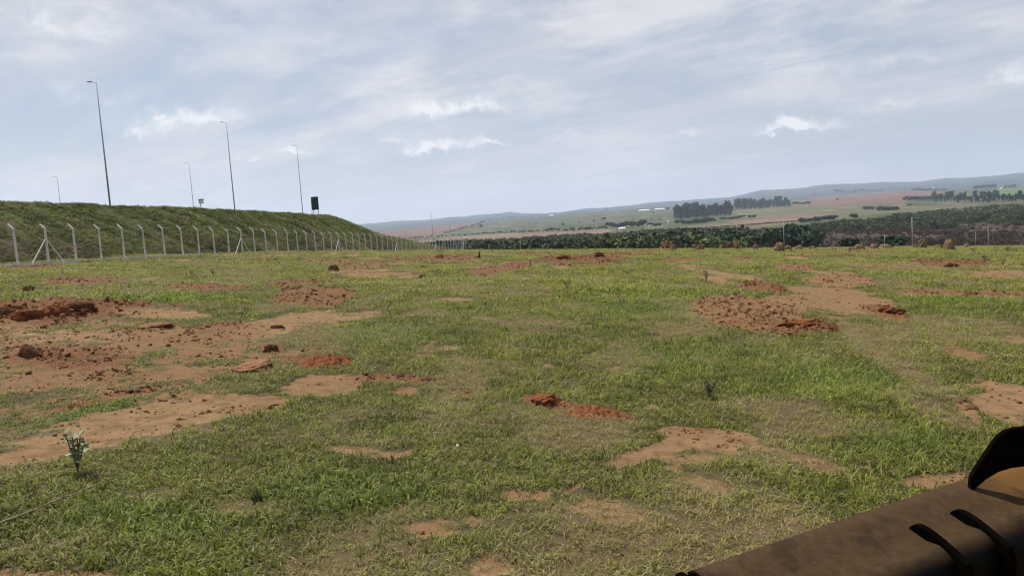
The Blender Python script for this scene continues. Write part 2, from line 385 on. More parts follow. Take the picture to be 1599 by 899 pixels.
# keep the far sheet 0.4 m under the near sheet where both exist
XF = UF*YF; ZF = Hrel(XF, YF)+CZ - .8*(1-sstep(YF, 232, 262))
LINEAR = dict(
    pasture=(.060, .068, .036), pale=(.098, .094, .055), pink=(.155, .105, .080), redf=(.120, .070, .054), green=(.062, .115, .030),
    scrub=(.040, .055, .025), brown=(.050, .036, .026), hill=(.024, .034, .032), road=(.030, .034, .02), wood=(.02, .03, .014))
colF = np.empty(XF.shape+(3,)); colF[:] = LINEAR['pasture']
def paint(name, pts):
    P = poly_world(pts); w = (fbm(XF/60, YF/60, 3, 40)-.5)
    m = inpoly(XF+w*YF*.004, YF*(1+w*.02), P); colF[m] = LINEAR[name]
colF[YF > 5200] = LINEAR['hill']
paint('pink', [(590,392),(600,380),(655,376),(740,368),(800,364),(900,361),(955,357),(950,363),(900,369),(840,376),(760,379),(700,384),(640,392)])
paint('redf', [(560,364),(600,360),(640,357),(700,352),(756,346.5),(745,352),(705,362),(660,372),(600,375),(560,378)])
paint('pale', [(1030,364),(1080,352),(1140,345),(1245,334),(1330,328),(1420,323),(1530,318),(1500,324),(1440,329),(1385,333),(1330,339),(1250,348),(1190,356),(1150,357),(1100,359)])
paint('pale', [(1130,336),(1150,328),(1245,320),(1330,319),(1420,318),(1400,325),(1330,331),(1240,337),(1150,342)])
paint('redf', [(1235,322),(1255,312),(1320,303),(1400,299),(1460,298),(1466,302),(1440,307),(1430,314),(1410,317),(1340,320),(1270,321)])
paint('pink', [(1140,345),(1245,336),(1300,333),(1250,343),(1150,351)])
paint('green', [(1500,305),(1530,299),(1599,293),(1640,291),(1640,304),(1599,307),(1560,309),(1510,312)])
paint('scrub', [(1240,366),(1290,350),(1380,338),(1440,332),(1530,328),(1640,322),(1640,380),(1400,384),(1240,384)])
paint('brown', [(1240,366),(1300,359),(1380,359),(1460,356),(1540,349),(1660,341),(1660,400),(1400,400),(1200,400)])
colF[(YF < 420)] = LINEAR['scrub']
bb = (YF < 520) & (UF > .36) & (fbm(XF/25, YF/25, 4, 44) > .38); colF[bb] = LINEAR['brown']
nv = (fbm(XF/90, YF/160, 5, 41)-.5)[..., None]; colF *= (1+nv*.7)
# pale eroded spots and track lines on the pasture
spot = (sstep(fbm(XF/35, YF/60, 4, 43), .62, .72)*.45*(YF > 900)*(YF < 5000))[..., None]; colF = colF*(1-spot)+np.array((.20, .165, .12))*spot
def hills_mat():
    m, t, b = material('far fields', .95, .05)
    c = t.attr('fieldcol'); geo = t.new('ShaderNodeNewGeometry').outputs['Position']
    n = t.noise(geo, .06, 7, .7); n2 = t.noise(geo, .012, 5, .6)
    c = t.mix(1.0, c, t.mix(t.ramp(n, .3, .7), (.72, .74, .72), (1.25, 1.22, 1.2)), 'MULTIPLY')
    c = t.mix(t.ramp(n2, .55, .75, 0, .35), c, t.mix(1.0, c, (.55, .68, .62), 'MULTIPLY'))
    t.put(b.inputs['Base Color'], c); return m
hills = mesh_obj('hills', np.stack([XF, YF, ZF], -1).reshape(-1, 3), grid_faces(*UF.shape), hills_mat())
fattr(hills, 'fieldcol', np.concatenate([np.clip(colF, .005, 1), np.ones(XF.shape+(1,))], -1), 'FLOAT_COLOR')
tag(hills, kind='structure')

# ------------------------------------------------------------------ instancing (only for stuff)
def stuff(name, label, cat, protos, P, rot, scl, tint, idx, extra=None):
    pc = bpy.data.collections.new('proto_'+name)
    for p in protos: pc.objects.link(p)
    o = mesh_obj(name, P, np.zeros((0, 3), int), smooth=False) if False else None
    me = bpy.data.meshes.new(name); me.vertices.add(len(P)); me.vertices.foreach_set('co', P.astype(np.float32).ravel())
    o = bpy.data.objects.new(name, me); COL.objects.link(o)
    for mm in {m_.name: m_ for p in protos for m_ in p.data.materials}.values(): me.materials.append(mm)
    fattr(o, 'rot', rot, 'FLOAT_VECTOR'); fattr(o, 'scl', scl, 'FLOAT_VECTOR'); fattr(o, 'tint', tint, 'FLOAT_COLOR')
    a = me.attributes.new('idx', 'INT', 'POINT'); a.data.foreach_set('value', idx.astype(np.int32))
    ng = bpy.data.node_groups.new('scatter_'+name, 'GeometryNodeTree')
    ng.interface.new_socket('Geometry', in_out='INPUT', socket_type='NodeSocketGeometry')
    ng.interface.new_socket('Geometry', in_out='OUTPUT', socket_type='NodeSocketGeometry')
    N = ng.nodes; L = ng.links
    gi = N.new('NodeGroupInput'); go = N.new('NodeGroupOutput'); ip = N.new('GeometryNodeInstanceOnPoints')
    ci = N.new('GeometryNodeCollectionInfo'); ci.inputs['Collection'].default_value = pc; ci.inputs['Separate Children'].default_value = True; ci.inputs['Reset Children'].default_value = True
    def na(nm, ty):
        n = N.new('GeometryNodeInputNamedAttribute'); n.data_type = ty; n.inputs['Name'].default_value = nm; return n.outputs['Attribute']
    e2r = N.new('FunctionNodeEulerToRotation'); L.new(na('rot', 'FLOAT_VECTOR'), e2r.inputs[0])
    L.new(gi.outputs[0], ip.inputs['Points']); L.new(ci.outputs[0], ip.inputs['Instance']); ip.inputs['Pick Instance'].default_value = True
    L.new(na('idx', 'INT'), ip.inputs['Instance Index']); L.new(e2r.outputs[0], ip.inputs['Rotation']); L.new(na('scl', 'FLOAT_VECTOR'), ip.inputs['Scale'])
    L.new(ip.outputs[0], go.inputs[0])
    md = o.modifiers.new('scatter', 'NODES'); md.node_group = ng
    return tag(o, label, cat, kind='stuff')

def leaf_mat(name, dryc=(.26, .210, .095), trans=.3, rough=.6):
    m, t, b = material(name, rough, .25)
    tint = t.attr('tint', 'INSTANCER'); al = t.attr('tint', 'INSTANCER', 'Alpha'); bl = t.attr('bl', out='Fac')
    c = t.mix(1.0, tint, t.mix(bl, (.22, .26, .20), (1.95, 1.8, 1.7)), 'MULTIPLY')
    c = t.mix(t.ramp(t.math('SUBTRACT', al, bl), -.04, .06), c, t.mix(t.ramp(bl, 0, .8), dryc, tuple(v*1.35 for v in dryc)))
    t.put(b.inputs['Base Color'], c)
    tr = t.new('ShaderNodeBsdfTranslucent'); t.put(tr.inputs[0], c)
    mx = t.new('ShaderNodeMixShader'); mx.inputs[0].default_value = trans
    t.l.new(b.outputs[0], mx.inputs[1]); t.l.new(tr.outputs[0], mx.inputs[2]); t.l.new(mx.outputs[0], t.n['Material Output'].inputs[0])
    return m
GRASS = leaf_mat('grass blades')
def clump(nb, radius, hmin, hmax, width, lean, seed, mat=GRASS, name='clump'):
    r = random.Random(seed); V = []; Fc = []; B = []
    for _ in range(nb):
        a = r.random()*6.283; d = radius*math.sqrt(r.random()); x0, y0 = d*math.cos(a), d*math.sin(a)
        az = r.random()*6.283; h = r.uniform(hmin, hmax); ln = r.uniform(.2, 1)*lean; w = width*r.uniform(.7, 1.3); bl = r.random()
        dx, dy = math.cos(az), math.sin(az); sx, sy = -dy, dx; base = len(V); n = 4
        for k in range(n):
            s = k/(n-1); th = ln*s*1.15; L = h*s
            px = x0+dx*L*math.sin(th); py = y0+dy*L*math.sin(th); pz = L*math.cos(th)-.008
            ww = w*(1-s*.88)*.5; tw = .6*s
            V += [(px-(sx+dx*tw)*ww, py-(sy+dy*tw)*ww, pz), (px+(sx+dx*tw)*ww, py+(sy+dy*tw)*ww, pz+ww*.4)]; B += [bl, bl]
        for k in range(n-1): i = base+2*k; Fc.append((i, i+1, i+3, i+2))
    o = mesh_obj(name, np.array(V), np.array(Fc), mat, link=False); fattr(o, 'bl', B); return o

def scatter_grass():
    def dens(y): return 330*np.minimum(1, (8/y))**1.6
    rows = []
    edges = np.exp(np.linspace(math.log(3.4), math.log(225), 90))
    for a, b in zip(edges[:-1], edges[1:]):
        ym = (a+b)/2; hw = .80*ym+1.4; n = int(dens(ym)*2*hw*(b-a))
        y = rng.uniform(a, b, n); x = rng.uniform(-hw, hw, n); rows.append(np.stack([x, y], 1))
    P = np.concatenate(rows); x, y = P.T
    z, f = gz(x, y); m, ro, red, dry, lush = f
    thin = sstep(fbm(x/.35, y/.35, 3, 51), .30, .52)
    keep = rng.random(len(x)) < (1-np.clip(m*1.1, 0, 1)*.985)**1.4*(1-.25*dry)*(.7+.3*thin)
    # ground beyond the visible brow or behind the fence is left to the embankment
    straw = (rng.random(len(x)) < .42*(m > .12)*(1-.75*ro)*sstep(fbm(x/.8, y/.8, 3, 57), .34, .62)) & ~keep
    keep |= straw
    keep &= ~((x < -31.07+.1515*(y-50)-3.0) & (y > 35))
    x, y, z, m, dry, lush, straw = [a[keep] for a in (x, y, z, m, dry, lush, straw)]
    n = len(x); s = np.clip(y/9, 1, None)**.42
    s = s*rng.uniform(.55, 1.3, n)*(1-.35*dry)*(1+.25*lush)*(1-.6*m)
    hs = s*rng.uniform(.7, 1.25, n)*np.clip(1.1-np.log(np.maximum(y, 8)/8)*.12, .6, 1)
    g1 = fbm(x/2.2, y/3.0, 4, 52)[:, None]; g2 = fbm(x/.4, y/.4, 2, 53)[:, None]
    A = np.array((.080, .106, .013)); B = np.array((.190, .205, .034)); Cc = np.array((.078, .142, .016))
    c = A*(1-g1)+B*g1; c = c*(.60+.9*g2); c = c*(1-.55*lush[:, None])+Cc*1.35*.55*lush[:, None]
    c = c*rng.uniform(.7, 1.3, (n, 1))
    al = np.clip(.16 + .55*dry + .3*m + (fbm(x/.9, y/.9, 3, 55)-.5)*.9 - .25*lush + .7*straw, .02, .95)
    s = np.where(straw, s*.8, s); hs = np.where(straw, hs*.45, hs)
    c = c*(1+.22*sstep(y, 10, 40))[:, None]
    tint = np.concatenate([c, al[:, None]], 1)
    far = y > 26
    idx = np.where(far, rng.integers(8, 12, n), rng.integers(0, 8, n))
    protos = [clump(10, .075, .035, .105, .0135, 1.45, i, name='blade_clump_%02d' % i) for i in range(5)]
    protos += [clump(8, .08, .05, .12, .012, 1.35, 20+i, name='blade_clump_%02d' % (5+i)) for i in range(2)]
    protos += [clump(10, .08, .03, .08, .013, 1.55, 30, name='blade_clump_07')]
    protos += [clump(9, .12, .04, .11, .024, 1.3, 40+i, name='blade_clump_%02d' % (8+i)) for i in range(4)]
    protos += [clump(5, .05, .12, .26, .0045, .9, 50, name='blade_clump_12')]
    idx = np.where(rng.random(n) < .035*(y < 45), 12, idx); al = np.where(idx == 12, .9, al); tint[:, 3] = al
    rot = np.stack([rng.normal(0, .12, n), rng.normal(0, .12, n), rng.uniform(0, 6.28, n)], 1)
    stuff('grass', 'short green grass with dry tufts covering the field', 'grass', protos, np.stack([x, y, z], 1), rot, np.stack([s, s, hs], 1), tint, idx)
    print('grass clumps', n)
scatter_grass()

# ------------------------------------------------------------------ loose crumbs of soil
def rock_proto(seed, mat, name, flat=.7):
    import bmesh
    bm = bmesh.new(); bmesh.ops.create_icosphere(bm, subdivisions=2, radius=1)
    r = random.Random(seed); off = r.random()*50
    for v in bm.verts:
        n = float(fbm(v.co.x*1.4+off, v.co.y*1.4+v.co.z*2.1, 3, seed, .6))
        v.co = v.co*(.55+.9*n); v.co.z *= flat
    me = bpy.data.meshes.new(name); bm.to_mesh(me); bm.free(); me.materials.append(mat)
    return bpy.data.objects.new(name, me)
def soil_mat(name, inst=True, col=(.17, .07, .038)):
    m, t, b = material(name, .95, .08)
    geo = t.new('ShaderNodeNewGeometry').outputs['Position']; n = t.noise(geo, 30, 6, .7)
    c = t.attr('tint', 'INSTANCER') if inst else (*col, 1)
    n2 = t.noise(geo, 7, 4, .6)
    c = t.mix(1.0, c, t.mix(t.ramp(n, .3, .7), (.6, .58, .55), (1.3, 1.3, 1.3)), 'MULTIPLY')
    c = t.mix(t.ramp(n2, .5, .7, 0, .5), c, (col[0]*1.5, col[1]*1.75, col[2]*1.9))
    t.put(b.inputs['Base Color'], c)
    bp = t.new('ShaderNodeBump'); bp.inputs['Strength'].default_value = .6; bp.inputs['Distance'].default_value = .02
    t.put(bp.inputs['Height'], t.noise(geo, 22, 8, .75)); t.put(b.inputs['Normal'], bp.outputs[0])
    return m
CLODM = soil_mat('crumbled soil')
def scatter_crumbs():
    e = np.exp(np.linspace(math.log(4), math.log(150), 70)); rows = []
    for a, b in zip(e[:-1], e[1:]):
        ym = (a+b)/2; hw = .78*ym+1; n = int(750*min(1, 9/ym)**1.6*2*hw*(b-a)); rows.append(np.stack([rng.uniform(-hw, hw, n), rng.uniform(a, b, n)], 1))
    x, y = np.concatenate(rows).T; z, f = gz(x, y); m, ro, red, dry, lush = f
    keep = (rng.random(len(x)) < np.clip(ro*1.3-.10, 0, 1)*sstep(fbm(x/.45, y/.45, 3, 58), .36, .60)+.016*(m > .25)*sstep(fbm(x/.5, y/.5, 3, 59), .45, .7)) & ~((x < -31.07+.1515*(y-50)-1.0) & (y > 35))
    x, y, z, red = [a[keep] for a in (x, y, z, red)]; n = len(x)
    s = .0095*np.clip(y/9, 1, None)**.6*np.exp(rng.normal(0, .62, n)); s = np.minimum(s, .075)
    c = np.array((.17, .095, .045))*(1-red[:, None])+np.array((.13, .055, .025))*red[:, None]; c = c*rng.uniform(.55, 1.25, (n, 1))
    rot = rng.uniform(0, 6.28, (n, 3))*np.array((.15, .15, 1))
    stuff('soil_crumbs', 'loose reddish crumbs of earth spilled over the bare patches', 'soil crumbs', [rock_proto(60+i, CLODM, 'crumb_%d' % i) for i in range(5)],
          np.stack([x, y, z], 1), rot, np.stack([s*1.2, s, s*.9], 1), np.concatenate([c, np.ones((n, 1))], 1), rng.integers(0, 5, n))
    print('crumbs', n)
scatter_crumbs()

# ------------------------------------------------------------------ embankment behind the fence
FX0, FY0, FA, FB = -31.07, 50.0, .401, 2.647     # first post, step between posts
fd = Vector((FA, FB)).normalized(); fn = Vector((-fd.y, fd.x))       # along the fence / away from the field
TY = np.array([-60, 40, 63, 100, 127, 138, 143, 150, 156, 161, 169, 178, 187, 200, 260])
TZ = np.array([7.6, 5.0, 4.3, 3.5, 2.75, 2.45, 1.8, .4, -.75, -1.55, -2.1, -2.9, -4.4, -7.2, -14])
def berm_z(x, y):
    dx = x-FX0; dy = y-FY0; d = dx*fn.x+dy*fn.y
    top = np.interp(y, TY, TZ)+CZ + (fbm(x/5, y/5, 3, 61)-.5)*.35
    base = Hrel(x, y)+CZ
    w = 10.0
    t = np.clip((d-2.6)/w, 0, 1); prof = np.where(t < 1, t**.93, 1.0)
    lo = base - .25
    z = lo + (np.maximum(top, lo)-lo)*prof
    rough = (fbm(x/1.4, y/1.4, 4, 62)-.5)*.42 + (fbm(x/.5, y/.5, 3, 64)-.5)*.15
    z = z + rough*np.clip(t*4, 0, 1)*np.where(t < 1, 1, .3)
    z = z - np.clip(d-13, 0, 400)*.006
    return z, d, t
sB = np.concatenate([np.linspace(-75, 0, 100), np.linspace(.4, 175, 480)]); dB = np.concatenate([np.linspace(2.2, 14, 60), np.linspace(16, 140, 20)])
SB, DB = np.meshgrid(sB, dB); XB = FX0+SB*fd.x+DB*fn.x; YB = FY0+SB*fd.y+DB*fn.y
ZB, _, TB = berm_z(XB, YB)
def berm_mat():
    m, t, b = material('embankment turf', .95, .08); geo = t.new('ShaderNodeNewGeometry').outputs['Position']
    n = t.noise(geo, .35, 6, .65); n2 = t.noise(geo, 3, 6, .7); lo = t.attr('low', out='Fac')
    c = t.mix(t.ramp(n2, .35, .65), (.035, .045, .012), (.080, .085, .022))
    c = t.mix(t.ramp(t.math('MULTIPLY_ADD', lo, .22, n), .58, .70), c, (.085, .060, .036))
    t.put(b.inputs['Base Color'], c)
    bp = t.new('ShaderNodeBump'); bp.inputs['Strength'].default_value = .8; bp.inputs['Distance'].default_value = .15
    t.put(bp.inputs['Height'], n2); t.put(b.inputs['Normal'], bp.outputs[0]); return m
berm = mesh_obj('embankment', np.stack([XB, YB, ZB], -1).reshape(-1, 3), grid_faces(*SB.shape), berm_mat()); fattr(berm, 'low', 1-TB)
tag(berm, kind='structure')
def scatter_berm():
    n = 80000
    s = rng.uniform(-22, 170, n); d = 2.4 + 11*rng.random(n); k = rng.random(n) < np.clip(60/np.clip(s+50, 20, 999), .15, 1)+.35
    s, d = s[k], d[k]
    x = FX0+s*fd.x+d*fn.x; y = FY0+s*fd.y+d*fn.y; z, _, t = berm_z(x, y)
    bare = fbm(x/3.2, y/3.2, 4, 65) + .10*(1-t)
    k = rng.random(len(x)) < 1-.85*sstep(bare, .55, .66); x, y, z, t, bare = [a[k] for a in (x, y, z, t, bare)]; n = len(x)
    sc = rng.uniform(.9, 1.8, n)*np.clip(y/60, .9, 1.5); g = fbm(x/4, y/4, 4, 66)[:, None]
    c = np.array((.036, .062, .009))*(1-g)+np.array((.120, .165, .020))*g; c = c*rng.uniform(.55, 1.45, (n, 1))
    al = np.clip(.04+(fbm(x/2, y/2, 3, 68)-.5)*.9 + .22*(1-t), .02, .7)
    c = c*(1-.45*(1-t[:, None])*(fbm(x/6, y/6, 3, 69)[:, None] > .42)) + np.array((.03, .018, .006))*.5*(1-t[:, None])
    sc3 = np.stack([sc*1.3, sc*1.3, sc*rng.uniform(.4, .8, n)], 1)
    stuff('embankment_grass', 'rough dark green grass and weeds on the embankment slope', 'grass', [clump(18, .11, .06, .17, .020, 1.0, 80+i, name='bank_clump_%d' % i) for i in range(5)],
          np.stack([x, y, z-.02], 1), np.stack([rng.normal(0, .2, n), rng.normal(0, .2, n), rng.uniform(0, 6.28, n)], 1), sc3,
          np.concatenate([c, al[:, None]], 1), rng.integers(0, 5, n))
scatter_berm()

# ------------------------------------------------------------------ mesh builder
class MB:
    def __init__(s): s.v = []; s.f = []
    def add(s, v, f): b = len(s.v); s.v += [tuple(p) for p in v]; s.f += [tuple(i+b for i in q) for q in f]; return s
    def tube(s, a, b, r0, r1=None, n=8, rect=None):
        a = Vector(a); b = Vector(b); r1 = r0 if r1 is None else r1; d = (b-a).normalized()
        q = Vector((0, 0, 1)) if abs(d.z) < .95 else Vector((1, 0, 0)); u = d.cross(q).normalized(); w = d.cross(u)
        v = []
        for c, r in ((a, r0), (b, r1)):
            for k in range(n):
                t = (k+.5)*6.28318/n; v.append(c+(u*math.cos(t)+w*math.sin(t))*r)
        f = [(k, (k+1) % n, n+(k+1) % n, n+k) for k in range(n)] + [tuple(range(n))[::-1], tuple(range(n, 2*n))]
        return s.add(v, f)
    def box(s, c, sz, M=None):
        x, y, z = (k/2 for k in sz); v = [Vector((i*x, j*y, k*z)) for i in (-1, 1) for j in (-1, 1) for k in (-1, 1)]
        if M is not None: v = [M @ p for p in v]
        v = [p+Vector(c) for p in v]
        return s.add(v, [(0, 1, 3, 2), (4, 6, 7, 5), (0, 4, 5, 1), (2, 3, 7, 6), (0, 2, 6, 4), (1, 5, 7, 3)])
    def build(s, name, mat, parent=None, smooth=False, bevel=0):
        o = mesh_obj(name, s.v, s.f, mat, parent, smooth)
        if bevel:
            md = o.modifiers.new('bevel', 'BEVEL'); md.width = bevel; md.segments = 2; md.limit_method = 'ANGLE'
        return o

# ------------------------------------------------------------------ fence
CONC = simple_mat('weathered concrete', (.52, .50, .45), .25, 3, .9, .3)
WIRE = simple_mat('galvanised wire', (.16, .17, .17), .2, 5, .5, 0, .5)
fence = empty('perimeter_fence', (FX0, FY0, H(FX0, FY0)))
tag(fence, 'long fence of pale concrete posts with angled tops below the embankment', 'fence')
fence['label'] = 'long fence of pale concrete posts with angled tops below the embankment'
tips = []; fr = Vector((fd.y, -fd.x, 0)); fno = Vector((fn.x, fn.y, 0))
rf = random.Random(5)
for i in range(-9, 53):
    x = FX0+FA*i; y = FY0+FB*i; z = float(gz(x, y)[0][0])
    o3 = fence.location
    b = Vector((x, y, z)) - o3; hgt = 2.34+rf.uniform(-.05, .05); tilt = Vector((rf.uniform(-.03, .03), rf.uniform(-.03, .03), 0))
    top = b+Vector((0, 0, hgt))+tilt; arm = top+fno*.36+Vector((0, 0, .32)) 
    mb = MB(); mb.tube(b-Vector((0, 0, .3)), top, .086, .074, 4); mb.tube(top-Vector((0, 0, .04)), arm, .084, .062, 4)
    mb.build('post', CONC, fence, bevel=.008)
    tips.append((b, top, arm))
    if (i-1) % 10 == 0 or i == 1:
        for s_ in (-1, 1):
            q = Vector((x+FA*.62*s_, y+FB*.62*s_, 0)); q.z = float(gz(q.x, q.y)[0][0]); q = q-o3
            MB().tube(q-Vector((0, 0, .12)), b+Vector((0, 0, hgt*.72)), .052, .045, 4).build('brace', CONC, fence, bevel=.006)
for k, fz in enumerate((.15, .5, .85, 1.2, 1.55, 1.9, 2.2)):
    mb = MB()
    for (b0, t0, a0), (b1, t1, a1) in zip(tips[:-1], tips[1:]): mb.tube(b0+Vector((0, 0, fz))+fno*.06, b1+Vector((0, 0, fz))+fno*.06, .005, n=3)
    mb.build('wire', WIRE, fence)
for fq in (.35, .68, .97):
    mb = MB()
    for (b0, t0, a0), (b1, t1, a1) in zip(tips[:-1], tips[1:]): mb.tube(t0.lerp(a0, fq), t1.lerp(a1, fq), .0045, n=3)
    mb.build('barbed_wire', WIRE, fence)
mb = MB()
for k in range(len(tips)-1):
    a = tips[k][0]; b = tips[k+1][0]
    if k < 9+8: mb.tube(a+Vector((.10, 0, .05)), b+Vector((.10, 0, .05)), .13, n=4)
mb.build('kerb', CONC, fence)

# ------------------------------------------------------------------ lamp posts on the embankment
STEEL = simple_mat('galvanised steel', (.30, .32, .35), .15, 2, .5, 0, .5, .4)
DARKG = simple_mat('dark green panel', (.010, .050, .034), .3, 3, .6)
WHITE = simple_mat('white paint', (.75, .76, .75), .08, 3, .6)
BLACK = simple_mat('black metal', (.012, .012, .013), .3, 6, .5, 0, .4)
LENS = simple_mat('lamp lens', (.5, .5, .48), .05, 5, .3)
def lamp_post(px, ptop, pbot_y, y, label, group, pbase=None, r=.13, arm=.55, twin=False):
    t = at_y(px, ptop, y); xb = t.x; x, yy = t.x, y
    bz, d, _ = berm_z(np.array([x]), np.array([yy])); zb = float(bz[0])-.3 if pbase is None else pbase
    root = empty('street_lamp', (x, yy, zb)); hgt = t.z-zb
    MB().tube((0, 0, 0), (0, 0, hgt), r, r*.45, 10).build('pole', STEEL, root, True)
    for sgn in ((-1, 1) if twin else (-1,)):
        a = MB(); a.tube((0, 0, hgt-.12), (sgn*arm, 0, hgt+.06), .05, .04, 6); a.build('arm', STEEL, root)
        h = MB(); h.box((sgn*(arm+.25), 0, hgt+.07), (.62, .28, .11)); hd = h.build('lamp_head', STEEL, root, bevel=.04)
        l = MB(); l.box((sgn*(arm+.27), 0, hgt+.005), (.4, .2, .03)); l.build('lens', LENS, hd)
    MB().box((0, 0, .03), (.5, .5, .06)).build('base_plate', STEEL, root)
    return tag(root, label, 'street lamp', group)
G1 = 'street lamps beyond the embankment'
lamp_post(150, 128, 318, 100, 'tallest grey street lamp, farthest forward behind the embankment at left', G1, r=.12)
lamp_post(353, 191, 325, 142, 'tall street lamp behind the embankment, just right of the small white sign', G1, r=.12)
lamp_post(463, 227, 330, 184, 'tall thin street lamp next to the dark green board on the embankment', G1, r=.12)
lamp_post(295, 255, 323, 209, 'small distant street lamp just left of the small white sign', G1, r=.12)
lamp_post(89, 276, 315, 220, 'smallest street lamp at far left above the embankment', G1, r=.12)
for px, pt, y, lb in ((673, 329, 600, 'faint lamp post above the red field, nearest of three'), (700.5, 336, 900, 'faint lamp post above the red field, middle of three'), (717.5, 336, 1000, 'faint lamp post above the red field, rightmost of three')):
    t_ = at_y(px, pt, y); lamp_post(px, pt, 0, y, lb, 'far lamp posts over the red field', pbase=H(t_.x, y)-.3, r=.24)

# boards on the embankment
def board(px, py, w, h, y, zpost, pan, label, name='sign_board'):
    c = at_y(px, py, y); root = empty(name, (c.x, y, c.z-zpost), rad(-12)); 
    p = MB().box((0, 0, zpost), (w, .08, h)).build('panel', pan, root, bevel=.01)
    fr_ = MB()
    for s_ in (-1, 1): fr_.box((s_*w/2, -.05, zpost), (.06, .05, h+.06)); fr_.box((0, -.05, zpost+s_*h/2), (w, .05, .06))
    fr_.build('frame', BLACK, root)
    return root
c = board(492, 317.5, 1.15, 2.05, 128, 1.9, DARKG, '')
for s_ in (-1, 1):
    MB().tube((s_*.42, .06, -.3), (s_*.42, .06, 1.2), .05, n=6).build('leg', STEEL, c)
MB().tube((-.42, .06, .45), (.42, .06, .45), .03, n=5).build('crossbar', STEEL, c)
st = MB(); st.tube((-.72, .10, -.3), (-.72, .10, 2.4), .025, n=5)
for k in range(6): st.tube((-.72, .10, .2+.4*k), (-.58, .10, .2+.4*k), .018, n=4)
st.build('ladder', STEEL, c)
tag(c, 'dark green board on steel legs at the end of the embankment crest', 'board')
c = board(314.3, 314.5, .55, .42, 97, .85, WHITE, '')
MB().tube((-.16, .07, -.5), (-.16, .07, .9), .05, n=6).build('post', BLACK, c)
MB().box((0, .05, 1.10), (.62, .25, .07)).build('hood', BLACK, c)
tag(c, 'small white box sign with black hood and post on the embankment top', 'sign')

# ------------------------------------------------------------------ utility poles
WOODP = simple_mat('grey pole concrete', (.27, .26, .24), .2, 1.5, .9)
def upole(px, ptop, y, label, arm=0, r=.14, name='utility_pole'):
    t = at_y(px, ptop, y); zb = float(H(t.x, y)); root = empty(name, (t.x, y, zb)); h = t.z-zb
    MB().tube((0, 0, -.5), (0, 0, h), r, r*.7, 8).build('pole', WOODP, root, True)
    if arm: 
        ca = MB().box((arm*.35, 0, h-.35), (abs(arm), .12, .12)).build('crossarm', WOODP, root)
        for k in (-.4, 0, .4): MB().tube((arm*.35+arm*k, 0, h-.29), (arm*.35+arm*k, 0, h-.08), .05, .03, 6).build('insulator', CONC, ca)
    return tag(root, label, 'utility pole', 'utility poles beyond the field')
upole(996, 361, 235, 'slim utility pole standing before dark bushes, left of the reddish shrub', r=.10)
upole(1223, 344, 185, 'pale utility pole beside the tall brown termite mound', r=.11)
upole(1424, 339, 205, 'tall utility pole with crossarm in front of the brown scrub', 2.4, r=.14)
upole(1543, 353, 180, 'utility pole with crossarm at far right before brown scrub', -1.4, r=.11)
upole(1523.5, 362, 190, 'short thin pole just left of the far right utility pole', r=.06)
upole(1381, 366.5, 150, 'short white pole in front of the large dark bush', r=.07)
upole(812.5, 376, 205, 'lone short pole at the edge of the field before green trees', r=.08)
upole(722.5, 374.5, 186, 'pale pole at the far end of the concrete fence', r=.10)

# ------------------------------------------------------------------ trees
def tree_mat(name, col):
    m, t, b = material(name, .8, .1); bl = t.attr('bl', out='Fac')
    oi = t.new('ShaderNodeObjectInfo').outputs['Random']
    c = t.mix(t.ramp(bl, 0, 1), tuple(v*.5 for v in col), tuple(v*1.6 for v in col))
    c = t.mix(1.0, c, t.mix(oi, (.7, .75, .8), (1.3, 1.2, 1.1)), 'MULTIPLY'); t.put(b.inputs['Base Color'], c); return m
def inst_tree_mat():
    m, t, b = material('bush leaves', .8, .1); bl = t.attr('bl', out='Fac'); c = t.attr('tint', 'INSTANCER')
    t.put(b.inputs['Base Color'], t.mix(1.0, c, t.mix(bl, (.65, .65, .65), (1.4, 1.4, 1.35)), 'MULTIPLY')); return m
TG = tree_mat('tree leaves', (.046, .072, .022)); TD = tree_mat('dark tree leaves', (.018, .034, .018)); TE = tree_mat('eucalyptus leaves', (.020, .036, .028)); TB = tree_mat('olive brown leaves', (.062, .052, .028)); TR = tree_mat('reddish leaves', (.16, .085, .055))
BARK = simple_mat('bark', (.09, .07, .055), .3, 2)
